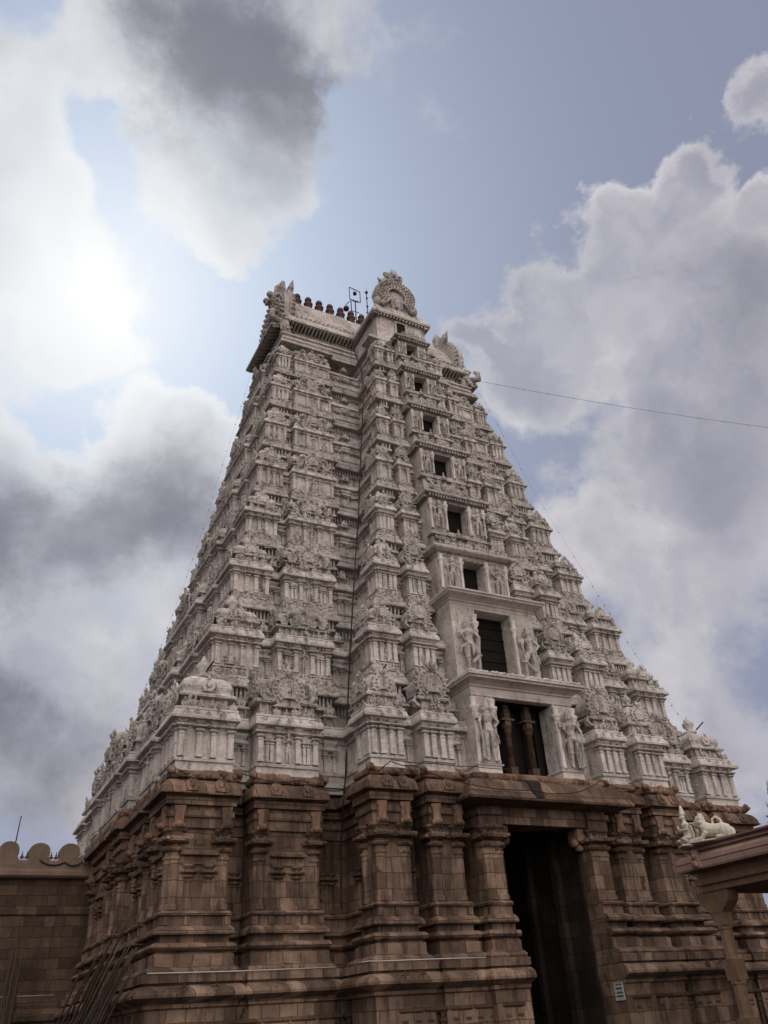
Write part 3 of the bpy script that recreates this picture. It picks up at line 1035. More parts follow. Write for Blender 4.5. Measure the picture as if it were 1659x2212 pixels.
def seg_orn(mb, a, b, y, z, side, step, kr, rng, xsgn=(1, -1), figs=True, jit=.3):
    """a row of small horseshoe bosses and figurines along a cornice (front: y, left flank: side)"""
    kk = kudu(1.0, 2, rng)
    x = a + step * .4
    i = 0
    while x < b - step * .2:
        r = kr * rng.uniform(.8, 1.2)
        dz = rng.uniform(-.03, .05)
        for s in xsgn:
            if figs and i % 2:
                F = FIGS[rng.randrange(3)]
                sc = kr * rng.uniform(2.0, 2.7)
                M = TM(x * s, y + .02, z, 0, sc) if not side else TM(y * s, x, z, (-math.pi / 2) * s, sc)
                mb.add(F, M)
            else:
                M = TM(x * s, y - .02, z + kr * .9 + dz, 0, r) if not side else TM((y) * s, x, z + kr * .9 + dz, (-math.pi / 2) * s, r)
                mb.add(kk, M)
        x += step * rng.uniform(1 - jit, 1 + jit)
        i += 1


NT = 8
for k in range(NT):
    rng = random.Random(40 + k)
    zk, zn = ZK[k], ZK[k + 1]
    H = zn - zk
    hw, hp = HW[k], HP[k]
    zb = zk - hw - hp
    P, B = plan(k)
    hk = (.115 if k < 3 else .09) * H
    ok_ = .36 - .025 * k
    tier = MB()
    zlow = 9.6 if k == 0 else ZK[k - 1] + .05
    pr = [(zlow, -.02), (zb, -.02), (zb + .001, .10), (zb + .22 * hp, .10), (zb + .24 * hp, .05), (zb + .72 * hp, .05), (zb + .74 * hp, .12), (zb + .9 * hp, .14), (zb + hp, .02),
          (zb + hp + .01, 0), (zk - .16 * hw, 0), (zk - .15 * hw, .08), (zk - .03 * hw, .09), (zk - .02 * hw, ok_ * .75), (zk, ok_), (zk + .18 * hk, ok_ * 1.03),
          (zk + .45 * hk, ok_ * .88), (zk + .72 * hk, ok_ * .6), (zk + .74 * hk, ok_ * .66), (zk + .9 * hk, ok_ * .62), (zk + hk, ok_ * .2)]
    sweep(tier, P, pr)
    rich = k < 4
    zp = zb + hp
    pw = (.205 - .013 * k)

    def pil(x, y, zt=None, w_=None):
        pilaster(tier, x, y - (.04 if y < 9 else 0), w_ or pw, zp, zt or zk - .02, 4, rich)

    for key in ('corner', 'sala', 'A', 'B'):
        a, b_, y = sg(B[key])
        L = b_ - a
        cc = (a + b_) / 2
        m = .55 * pw
        if key in ('A', 'B'):
            xs = [a + m, b_ - m] + ([cc - .15 * L, cc + .15 * L] if L > .8 else [])
        elif key == 'corner':
            xs = [a + m, b_ - m, cc - .13 * L, cc + .13 * L]
        else:
            xs = [a + m, b_ - m, cc - .16 * L, cc + .16 * L] + ([cc - .34 * L, cc - .27 * L, cc + .27 * L, cc + .34 * L] if k < 3 else [])
        for i, x in enumerate(xs):
            for s in (1, -1):
                if i >= 4:
                    pil(x * s, y, zk - .3 * hw, pw * .6)
                else:
                    pil(x * s, y)
        if key == 'A':
            for yy, xo in ((y + .1, 0), (y + .38, 0), (y + B['fa'] - .12, 0), (y + B['fa'] + .3, .42), (y + B['fa'] + .75, .42)):
                for s in (1, -1):
                    pil((-B['xa'] + xo) * s, yy)
    for g in B['gaps']:
        c = (g[0] + g[1]) / 2
        hl = min(.2, abs(g[1] - g[0]) * .28)
        for s in (1, -1):
            for dx in (-hl, hl):
                pil((c + dx) * s, g[2], zp + hw * .58, pw * .6)
            tier.rect(c * s - hl, c * s + hl, g[2] - .1, g[2] + .1, [(.05, zp + hw * .58), (.12, zp + hw * .61), (.12, zp + hw * .65), (.02, zp + hw * .74), (.1, zp + hw * .84), (.1, zp + hw * .9)])
    L0 = B['y0']
    segs = [(L0, L0 + B['c'], -B['w']), B['sshr'], B['sA'], B['sC']]
    for (a, b_, x) in segs:
        L = b_ - a
        for t in ([.08, .36, .64, .92] if L > .9 else [.12, .88]):
            for s in (1, -1):
                pil(x * s, a + L * t)
                if 2 * YC - (a + L * t) > b_:
                    pil(x * s, 2 * YC - (a + L * t))
    for g in B['sgaps']:
        c = (g[0] + g[1]) / 2
        hl = min(.2, abs(g[1] - g[0]) * .28)
        for s in (1, -1):
            for dy in (-hl, hl):
                pil(g[2] * s, c + dy, zp + hw * .58, pw * .6)
            tier.box(g[2] * s - .16, g[2] * s + .16, c - hl - .1, c + hl + .1, zp + hw * .6, zp + hw * .66)
    # opening: sill and lintel walls, dark back
    n, b = B['n'], B['b']
    z0w, z1w = WZ[k]
    yb_ = B['yb']
    if z0w > zlow + .1:
        tier.box(-n - .01, n + .01, yb_ + .015, yb_ + 3.1, zlow, z0w)
    ztop = zk + hk
    if z1w < ztop:
        tier.box(-n - .01, n + .01, yb_ + .015, yb_ + 3.1, z1w, ztop - .01)
    if z1w + .2 > ztop:      # jambs and lintel of the tall openings rise above the cornice
        zt_ = z1w + .45
        for s in (1, -1):
            xa_, xb_ = sorted((s * n, s * b))
            tier.box(xa_, xb_, yb_, yb_ + 2.2, ztop - .3, zt_)
        tier.box(-n - .01, n + .01, yb_ + .004, yb_ + 2.2, z1w, zt_ - .003)
        if k < 2:
            for s in (1, -1):
                xa_, xb_ = sorted((s * (n + .02), s * (n + .12)))
                tier.box(xa_, xb_, yb_ - .03, yb_ + .1, z0w, z1w + .1)
            tier.box(-b - .02, b + .02, yb_ - .05, yb_ + .1, z1w + .02, z1w + .12)
    tier.rough(.02 + .004 * k, 2.6, k * 3.1)
    T = tier.build('tower_storey', M_ST, TW)
    dk_ = MB()  # near-black panels painting the shade of the interior behind the opening
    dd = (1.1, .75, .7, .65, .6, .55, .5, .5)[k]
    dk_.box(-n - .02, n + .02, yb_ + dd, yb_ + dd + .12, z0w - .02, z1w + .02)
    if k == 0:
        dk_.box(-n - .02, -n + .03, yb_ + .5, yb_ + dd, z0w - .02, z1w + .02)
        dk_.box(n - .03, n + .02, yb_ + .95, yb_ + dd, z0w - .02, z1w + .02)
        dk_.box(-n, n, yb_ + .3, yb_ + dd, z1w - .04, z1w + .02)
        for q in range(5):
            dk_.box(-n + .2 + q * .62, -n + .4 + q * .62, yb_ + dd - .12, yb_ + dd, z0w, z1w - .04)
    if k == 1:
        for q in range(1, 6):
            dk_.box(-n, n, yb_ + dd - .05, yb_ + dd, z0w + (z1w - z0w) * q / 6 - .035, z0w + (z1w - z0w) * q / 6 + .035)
    dk_.build('window_shade_panel', M_UNLIT, T)

    # sill cornice with little struts, carried by the walls of the next storey
    if k < NT - 1:
        zb2 = ZK[k + 1] - HW[k + 1] - HP[k + 1]
        P2, B2 = plan(k + 1)
    else:
        zb2 = 40.35
        P2, B2 = plan(k)
        P2 = [(x * .93, YC + (y - YC) * .86, f) for x, y, f in P2]
    kc = .145 * H
    cz = MB()
    oc = .46 - .022 * k
    sweep(cz, P2, [(zb2 - kc - .02, .02), (zb2 - kc, oc), (zb2 - kc + .05, oc * 1.05), (zb2 - kc * .62, oc * .95), (zb2 - kc * .35, oc * .62), (zb2 - kc * .33, oc * .7), (zb2 - kc * .1, oc * .66), (zb2 + .01, .12)])
    if k < NT - 1:
        bh = .10 * H
        bs = .17
        for key in ('corner', 'sala', 'A', 'B'):
            a, b_, y = sg(B2[key])
            m = max(2, int((b_ - a) / bs))
            for i in range(m):
                x = a + (b_ - a) * (i + .5) / m
                for s in (1, -1):
                    cz.box(x * s - .035, x * s + .035, y - oc * .65, y, zb2 - kc - bh, zb2 - kc + .01)
            for s in (1, -1):
                cz.box(min(a * s, b_ * s) - .03, max(a * s, b_ * s) + .03, y - oc * .7, y + .05, zb2 - kc - bh * 1.35, zb2 - kc - bh)
        for g in B2['gaps'][:2]:
            a, b_ = sorted(g[:2])
            m = max(2, int((b_ - a) / bs))
            for i in range(m):
                x = a + (b_ - a) * (i + .5) / m
                for s in (1, -1):
                    cz.box(x * s - .03, x * s + .03, g[2] - oc * .4, g[2], zb2 - kc - bh, zb2 - kc + .01)
        for (a, b_, x) in ((B2['y0'], B2['y0'] + B2['c'], -B2['w']), B2['sshr'], B2['sA'], B2['sC']):
            m = max(2, int((b_ - a) / .2))
            for i in range(m):
                y = a + (b_ - a) * (i + .5) / m
                cz.box(x - oc * .65, x, y - .035, y + .035, zb2 - kc - bh, zb2 - kc + .01)
        # medallions and figurines on the sill cornice
        r_ = .225 - .003 * k
        for key in ('corner', 'sala', 'A', 'B'):
            a, b_, y = sg(B2[key])
            seg_orn(cz, a - .05, b_ + .05, y - oc * .85, zb2 - kc * .95, False, .42, r_, rng, figs=False)
            seg_orn(cz, a, b_, y - oc * .45, zb2 - .02, False, .30, r_ * .66, rng)
        for g in B2['gaps'][:2]:
            a, b_ = sorted(g[:2])
            seg_orn(cz, a, b_, g[2] - .2, zb2 - kc * .9, False, .42, r_ * .9, rng)
        for (a, b_, x) in ((B2['y0'], B2['y0'] + B2['c'], -B2['w']), B2['sshr'], B2['sA'], B2['sC'], (2 * YC - B2['sA'][1], 2 * YC - B2['sA'][0], B2['sA'][2])):
            seg_orn(cz, a, b_, x - oc * .8, zb2 - kc * .9, True, .45, r_, rng)
            seg_orn(cz, a, b_, x - oc * .4, zb2 - .02, True, .5, r_ * .7, rng, (1,))
    # small arches on the main cornice
    for key in ('corner', 'sala', 'A', 'B'):
        a, b_, y = sg(B[key])
        seg_orn(cz, a, b_, y - ok_ * .85, zk + hk * .05, False, .5, .13, rng, figs=False)
        seg_orn(cz, a, b_, y - ok_ * .35, zk + hk * .9, False, .34, .13, rng)
        for q in range(3 if b_ - a > 1.2 else 2):
            for s in (1, -1):
                sc = rng.uniform(.38, .62)
                cz.add(FIGS[rng.randrange(3)], TM(rng.uniform(a + .1, b_ - .1) * s, y - .05 - rng.random() * .1, zk + hk * .9, rng.uniform(-.5, .5), sc))
        if k > 0 and b_ - a > .8:
            for s in (1, -1):
                xx = rng.uniform(a + .25, b_ - .25) * s
                cz.add(FIGS[rng.randrange(3)], TM(xx, y - .02, zp + .02, 0, hw * rng.uniform(.4, .62)))
    for (a, b_, x) in segs:
        for q in range(3):
            cz.add(FIGS[q], TM(x - .1, rng.uniform(a, b_), zk + hk * .9, -1.57, rng.uniform(.4, .75)))
        seg_orn(cz, a, b_, x - ok_ * .6, zk + hk * .4, True, .3, .15, rng)
        seg_orn(cz, a, b_, x - .15, zk + hk * 1.2, True, .4, .2, rng, (1,))
        if k > 1:
            seg_orn(cz, 2 * YC - b_, 2 * YC - a, x - .1, zk + hk, True, .45, .2, rng, (1,))
    if k >= 1:
        for key in ('corner', 'sala', 'A', 'B'):
            a, b_, y = sg(B[key])
            seg_orn(cz, a, b_, y - .1, zb - .05, False, .3, .1, rng)
            m = max(2, int((b_ - a) / .15))
            for i in range(m):
                x = a + (b_ - a) * (i + .5) / m
                for s in (1, -1):
                    cz.box(x * s - .03, x * s + .03, y - ok_ * .6, y, zk - .13, zk + .01)
            for g in B['gaps'][:2]:
                seg_orn(cz, min(g[:2]), max(g[:2]), g[2] - .12, zk - hw * .45, False, .3, .1, rng)
    seg_orn(cz, B['yp'], B['yp'] + B['fa'], -B['xa'] - .15, zk + hk * .6, True, .3, .15, rng)
    seg_orn(cz, B['yp'] + B['fa'], B['y0'] + B['rd'], -B['xa'] + .3, zk + hk * .6, True, .3, .15, rng)
    if k < NT - 1:
        seg_orn(cz, B2['yp'], B2['yp'] + B2['fa'], -B2['xa'] - .3, zb2 - kc * .9, True, .36, .2, rng)
        seg_orn(cz, B2['yp'] + B2['fa'], B2['y0'] + B2['rd'], -B2['xa'] + .12, zb2 - kc * .9, True, .36, .2, rng)
        for q in range(14):
            yq = B2['yp'] + .1 + q * .2
            xq = -B2['xa'] + (.42 if yq > B2['yp'] + B2['fa'] else 0)
            for s in (1, -1):
                cz.box(min(xq * s, (xq - oc * .6) * s), max(xq * s, (xq - oc * .6) * s), yq - .035, yq + .035, zb2 - kc - bh, zb2 - kc + .01)
    cz.rough(.03 + .004 * k, 3.0, k).build('carved_cornice', M_STR, T)

    # shrine roofs
    zr = zk + hk - .02
    hr = (.36 if k == 0 else .29) * H
    fd = 1.15 + .1 * (k == 0)

    def put(mesh, name, cx, cy, rz=0, mirror=True):
        for s in ((1, -1) if mirror else (1,)):
            obj(name, mesh, T, (cx * s, cy, zr), rz * s)

    c = B['c']
    dm_ = dome_roof(c * 1.08, min(c * 1.08, 1.9), hr, rng, .17 if k == 0 else .3).rough(.03, 2.5, k).mesh('corner_shrine_roof', M_ST)
    put(dm_, 'corner_shrine_roof', -B['w'] + c * .5, B['y0'] + min(c, 1.8) * .5)
    a, b_, y = sg(B['sala'])
    if B['sala'][1] - B['sala'][0] > 1.3:
        br = barrel_roof((b_ - a) * 1.04, 1.15, hr * 1.04, rng, hr * (.46 if k % 2 == 0 else .34), lod=0 if k < 2 else (1 if k < 6 else 2)).rough(.03, 2.5, k).mesh('barrel_shrine_roof', M_STR)
        put(br, 'barrel_shrine_roof', (a + b_) / 2, y + .55)
    a, b_, y = sg(B['A'])
    ar = dome_roof((b_ - a) * 1.1, 1.2, hr * (1.0 if k % 2 == 0 else .9), rng, .42).rough(.03, 2.5, k + 9).mesh('projecting_shrine_roof', M_ST)
    put(ar, 'projecting_shrine_roof', (a + b_) / 2, y + .6)
    # flank roofs of the projecting block
    if k < 8:
        fr_ = gable_roof(1.0 - .04 * k, .8, hr * .95, rng, 1).rough(.03, 2.5, k + 3).mesh('flank_gable_roof', M_STR)
        for s in (1, -1):
            obj('flank_gable_roof', fr_, T, ((-B['xa'] + .42 + .2) * s, y + B['fa'] + .62, zr), -math.pi / 2 * s)
    a, b_, y = sg(B['B'])
    if b_ - a > .4:
        gr = gable_roof((b_ - a) * 1.15, 1.0, hr * 1.12, rng, 0 if k < 2 else 1).rough(.02, 2.5, k + 5).mesh('horseshoe_gable_roof', M_STR)
        put(gr, 'horseshoe_gable_roof', (a + b_) / 2, y + .5)
    for g in B['gaps']:
        w_ = min(.62, abs(g[1] - g[0]) * .8)
        if w_ > .2:
            mr = mini_roof(w_, hr * .62, rng).rough(.02, 3, k).mesh('niche_roof', M_STR)
            put(mr, 'niche_roof', (g[0] + g[1]) / 2, g[2] - .1)
    # left and right flanks
    a, b_, x = B['sshr']
    sr = barrel_roof((b_ - a) * 1.04, 1.1, hr * 1.05, rng, lod=1 if k < 6 else 2).rough(.03, 2.5, k).mesh('side_shrine_roof', M_STR)
    for yy in ((a + b_) / 2, 2 * YC - (a + b_) / 2):
        for s in (1, -1):
            obj('side_shrine_roof', sr, T, ((x + .5) * s, yy, zr), -math.pi / 2 * s)
    a, b_, x = B['sA']
    sr = dome_roof((b_ - a) * 1.1, 1.1, hr, rng, .42).rough(.03, 2.5, k).mesh('side_dome_roof', M_ST)
    for yy in ((a + b_) / 2, 2 * YC - (a + b_) / 2):
        for s in (1, -1):
            obj('side_dome_roof', sr, T, ((x + .5) * s, yy, zr), -math.pi / 2 * s)
    a, b_, x = B['sC']
    sr = barrel_roof((b_ - a) * 1.06, 1.3, hr * 1.12, rng, lod=1).rough(.03, 2.5, k).mesh('side_centre_roof', M_STR)
    for s in (1, -1):
        obj('side_centre_roof', sr, T, ((x + .5) * s, YC, zr), -math.pi / 2 * s)
    for g in B['sgaps']:
        w_ = min(.6, abs(g[1] - g[0]) * .8)
        mr = mini_roof(w_, hr * .62, rng).rough(.02, 3, k).mesh('side_niche_roof', M_STR)
        for yy in ((g[0] + g[1]) / 2, 2 * YC - (g[0] + g[1]) / 2):
            for s in (1, -1):
                obj('side_niche_roof', mr, T, ((g[2] - .1) * s, yy, zr), -math.pi / 2 * s)
    # back corners
    for s in (1, -1):
        obj('corner_shrine_roof', dm_, T, ((-B['w'] + c * .5) * s, 2 * YC - B['y0'] - min(c, 1.8) * .5, zr))

    # central bay: canopy over the opening, guardians, attached columns
    cn = MB()
    if k < 2:
        o_ = (.72, .7)[k]
        so_ = (.6, .6)[k]
        bw = (3.0, 2.55)[k]
        z = z1w + (.02 if k else .22)
        L_ = [(.0, z - .1), (.04, z), (.04, z + .16), (.12, z + .18), (.14, z + .24), (o_ * .5, z + .34), (o_ * .85, z + .38), (o_ * .87, z + .44), (o_, z + .47), (o_ + .02, z + .54), (o_ * .8, z + .62), (o_ * .55, z + .68), (.3, z + .74)]
        cn.quadloops([[(-b - o * so_, yb_ - o, zz), (b + o * so_, yb_ - o, zz), (b + o * so_, yb_ + 1.6, zz), (-b - o * so_, yb_ + 1.6, zz)] for o, zz in L_])
        if k == 0:
            for i in range(46):
                x = -b - .45 + (2 * b + .9) * (i + .5) / 46
                cn.ell((x * .96 + rng.uniform(-.04, .04), yb_ - .5, z + .68 + rng.uniform(-.02, .03)), (rng.uniform(.07, .13), .12, rng.uniform(.04, .08)), 5, 3)
            for i in range(12):
                cn.ell((-b - .25, yb_ - .4 + i * .13, z + .68), (.09, .08, .05), 5, 3)
    elif k == 2:
        z = z1w + .15
        cn.rect(-b, b, yb_, yb_ + 1.5, [(0, z - .2), (.08, z - .1), (.08, z), (.25, z + .03), (.4, z + .12), (.42, z + .2), (.3, z + .35), (.1, z + .42)])
        seg_orn(cn, .1, b, yb_ - .2, z + .35, False, .42, .17, rng)
    else:
        z = z1w + .12
        hb = .16
        m = int(2 * (b + .1) / .17)
        for i in range(m):
            x = -b - .1 + 2 * (b + .1) * (i + .5) / m
            cn.box(x - .04, x + .04, yb_ - .26, yb_ + .05, z, z + hb)
        for i in range(6):
            for s in (1, -1):
                cn.box((b + .2) * s - .1, (b + .2) * s + .1, yb_ + i * .17 - .04, yb_ + i * .17 + .04, z, z + hb)
        cn.rect(-b, b, yb_, yb_ + 1.5, [(.02, z - .06), (.06, z)])
        cn.rect(-b, b, yb_, yb_ + 1.5, [(.3, z + hb), (.34, z + hb + .04), (.34, z + hb + .1), (.22, z + hb + .25), (.05, z + hb + .3)])
        seg_orn(cn, .05, b + .1, yb_ - .24, z + hb + .1, False, .42, .16, rng)
        seg_orn(cn, .0, b, yb_ - .1, z + hb + .4, False, .4, .17, rng)
    # parapet carvings at the foot of the opening above
    if k >= 2:
        seg_orn(cn, .35, b + .1, yb_ - .12, z0w - .62, False, .36, .19, rng)
        seg_orn(cn, .05, b, yb_ - .3, z0w - 1.05, False, .4, .17, rng)
        cn.add(FIGS[0], TM(-n * .3, yb_ - .2, z0w - .4, 0, .5))
    if k >= 1:
        cn.box(-b - .08, b + .08, yb_ - .12, yb_ + .3, z0w - .3, z0w - .2)
        cn.box(-b - .16, b + .16, yb_ - .22, yb_ + .3, z0w - .4, z0w - .3)
    else:
        for s in (1, -1):
            xa_, xb_ = sorted((s * 1.58, s * (b + .0)))
            cn.rect(xa_, xb_, yb_, yb_ + 1.0, [(.1, 9.9), (.1, 9.98), (.04, 10.0), (.04, 10.28), (.1, 10.3), (.12, 10.36), (.0, 10.42)])
    cn.rough(.012, 3, k).build('window_canopy', M_STC if k < 2 else M_STR, T)
    gh = (z1w - z0w) * (.80 if k < 2 else .98)
    gx = (n + b) / 2 + (.05 if k == 0 else .02)
    fz = z0w + (.42 if k == 0 else 0)
    gw = b - n
    for s in (1, -1):
        for dx in ((-.44, .40) if k < 2 else (-.42, .42)):
            if k == 1 and dx > 0:
                continue
            x = s * (gx + (-dx if k == 1 else dx) * gw * (-1 if k == 1 else 1))
            col = MB()
            ph = z1w - fz - (.12 if k == 0 else .4 if k == 1 else 0)
            col.lathe(0, 0, [(w_ * .078 * (1.2 - .11 * k), fz + ph * t) for w_, t in
                                     ((1.2, 0), (1.2, .05), (1, .06), (1, .6), (1.25, .62), (1, .65), (1.4, .70), (1.7, .74), (1.0, .77), (2.3, .83), (2.5, .87), (1.2, .89), (1.8, .97), (1.8, 1))], 8)
            col.build('window_column', M_STC, T, (x, yb_ - .05, 0))
    for s in (1, -1):
        o = obj('guardian_statue', GUARD[1 if k == 1 else 0], T, (gx * s, yb_ + .03, fz - .02), 0, (gh * s * (-1 if k == 1 else 1) * (1.0 if k < 2 else 1.05), gh, gh))
    # niche figures in the middle of the wing shrines
    a, b_, y = sg(B['sala'])
    fh = hw * .86
    for s in (1, -1):
        obj('relief_figure', SLIM, T, ((a + b_) / 2 * s, y, zp), 0, (fh, fh, fh))
    for s in (1, -1):
        obj('relief_figure', SLIM, T, (B['sC'][2] * s, YC, zp), -math.pi / 2 * s, (fh, fh, fh))
    if k < 6:
        a, b_, x = B['sshr']
        for s in (1, -1):
            obj('relief_figure', SLIM, T, (x * s, (a + b_) / 2, zp), -math.pi / 2 * s, (fh, fh, fh))

    # the two granite columns inside the lowest opening
    if k == 0:
        gc = MB()
        gc.box(-.17, .17, -.17, .17, 9.9, 10.5)
        gc.lathe(0, 0, [(.15, 10.5), (.14, 11.9), (.19, 11.95), (.19, 12.0), (.13, 12.05), (.22, 12.12), (.25, 12.2), (.15, 12.25)], 8)
        gc.box(-.15, .15, -.15, .15, 12.25, 12.9)
        gc.box(-.3, .3, -.2, .2, 12.45, 12.54)
        gc.box(-.13, .13, -.13, .13, 12.54, 13.2)
        gm = gc.rough(.015, 3).mesh('granite_column', M_WALL)
        for x in (-.55, .55):
            obj('granite_column', gm, T, (x, yb_ + .62, 0))

# iron lamp brackets sticking out of the lowest roofs
sp = MB()
sp.tube([(0, 0, 0), (.15, -.45, .3)], .035, 6)
spm = sp.mesh('iron_spike', M_IRON)
for x, y, z in ((-13.2, .3, 13.9), (-6.7, -1.9, 13.75), (6.75, -1.9, 13.75), (13.1, .4, 13.9)):
    obj('iron_spike', spm, TW, (x, y, z))

# ------------------------------------------------------------------ crowning barrel vault
VR = MB()
gy0, gy1 = 7.98, 2 * YC - 7.98
VR.box(-6.45, 6.45, gy0 + .35, gy1 - .35, 40.0, 42.6)
VR.rect(-7.2, 7.2, gy0 - .1, gy1 + .1, [(.0, 40.2), (.06, 40.7), (.16, 40.72), (.16, 40.86), (.08, 40.88), (.08, 41.02), (.2, 41.05), (.2, 41.16), (0, 41.2)])
VR.box(-1.85, 1.85, 4.75, 9.0, 39.5, 42.5)
VR.box(-.5, -.36, 4.68, 4.9, 41.0, 41.95)
VR.box(.3, .44, 4.68, 4.9, 41.0, 41.95)
VR.box(-.55, .5, 4.66, 4.9, 41.95, 42.05)
VR.rough(.02, 2).build('vault_neck', M_ST, TW)
wd = MB()
wd.box(-.37, .31, 4.73, 4.8, 41.0, 41.96)
wd.build('window_shade_panel', M_UNLIT, TW)  # near-black panel painting the shade inside the small roof window


def vault(mb, x0, x1, hw_, zc, r, zr, ax='x', c=0.0, nseg=20):
    """ship's-keel section: bulging low down, straight and steep towards a sharp ridge"""
    sec = []
    for i in range(nseg + 1):
        t = -1 + 2 * i / nseg
        a = abs(t)
        yy = t * hw_
        zz = zc + (zr - zc) * (1 - a ** 1.22)
        yy += math.copysign(.16 * math.sin(math.pi * min(1, a)) * a, t)
        sec.append((yy, zz))
    loops = []
    for x in (x0, x1):
        loops.append([((x, c + a, z) if ax == 'x' else (c + a, x, z)) for a, z in sec])
    mb.quadloops(loops, flip=(ax != 'x'))


vm = MB()
EZ = 42.45
# flaring eave of the main roof
vm.rect(-6.35, 6.35, gy0 + .5, gy1 - .5, [(.2, EZ - .05), (.95, EZ - .18), (.98, EZ - .02), (.8, EZ + .2), (.62, EZ + .5), (.5, EZ + .52), (.55, EZ + .7), (.35, EZ + .95), (.1, EZ + 1.0)])
vault(vm, -6.8, 6.8, 2.35, EZ + .9, 0, 47.05, 'x', YC)
# front projection
vm.rect(-1.6, 1.6, 5.05, 9.0, [(.2, EZ - .05), (.6, EZ - .18), (.64, EZ - .02), (.5, EZ + .2), (.3, EZ + .5), (.2, EZ + .9)])
vault(vm, 5.0, YC, 1.6, EZ + .8, 0, 45.9, 'y', 0)
# rows of scales on the visible slope
for j in range(7):
    a_ = .93 - .115 * j
    yy = YC - a_ * 2.35 - .16 * math.sin(math.pi * a_) * a_
    zz = EZ + .9 + (47.05 - EZ - .9) * (1 - a_ ** 1.22)
    for i in range(60):
        x = -6.2 + 12.4 * (i + .5 * (j % 2)) / 60
        if abs(x) < 1.7:
            continue
        vm.ell((x, yy - .02, zz), (.12, .035, .14), 4, 3, False)
for i in range(40):
    x = -6.3 + 12.6 * i / 39
    if abs(x) > 2.1:
        vm.ell((x, gy0 - .22, EZ + .62 + .03 * math.sin(i * 3)), (.13, .1, .09), 5, 3)
vm.rough(.02, 2.2).build('vault_roof', M_ST, TW)
rb = MB()
for i in range(54):
    x = -6.9 + 13.8 * i / 53
    if abs(x) < 1.95:
        continue
    rb.quadloops([[(x - .06, y, z), (x + .06, y, z), (x + .06, y, z + .14), (x - .06, y, z + .14)] for y, z in ((gy0 - .38, EZ - .24), (gy0 + .0, EZ - .32), (gy0 + .5, EZ - .5))])
for i in range(18):
    y = 4.55 + i * .2
    for s in (1, -1):
        rb.quadloops([[(x, y - .05, z), (x, y + .05, z), (x, y + .05, z + .14), (x, y - .05, z + .14)] for x, z in ((2.2 * s, EZ - .24), (2.0 * s, EZ - .34), (1.75 * s, EZ - .5))])
for i in range(18):
    x = -2.05 + 4.1 * i / 17
    rb.box(x - .05, x + .05, 4.5, 4.85, EZ - .36, EZ - .2)
rb.build('eave_rafters', M_STR, TW)
sh = MB()
sh.rect(-6.2, 6.2, gy0 + .6, gy1 - .6, [(.0, EZ - .18), (.7, EZ - .17), (.7, EZ - .14), (0, EZ - .12)])
sh.build('eave_soffit', M_RIB, TW)


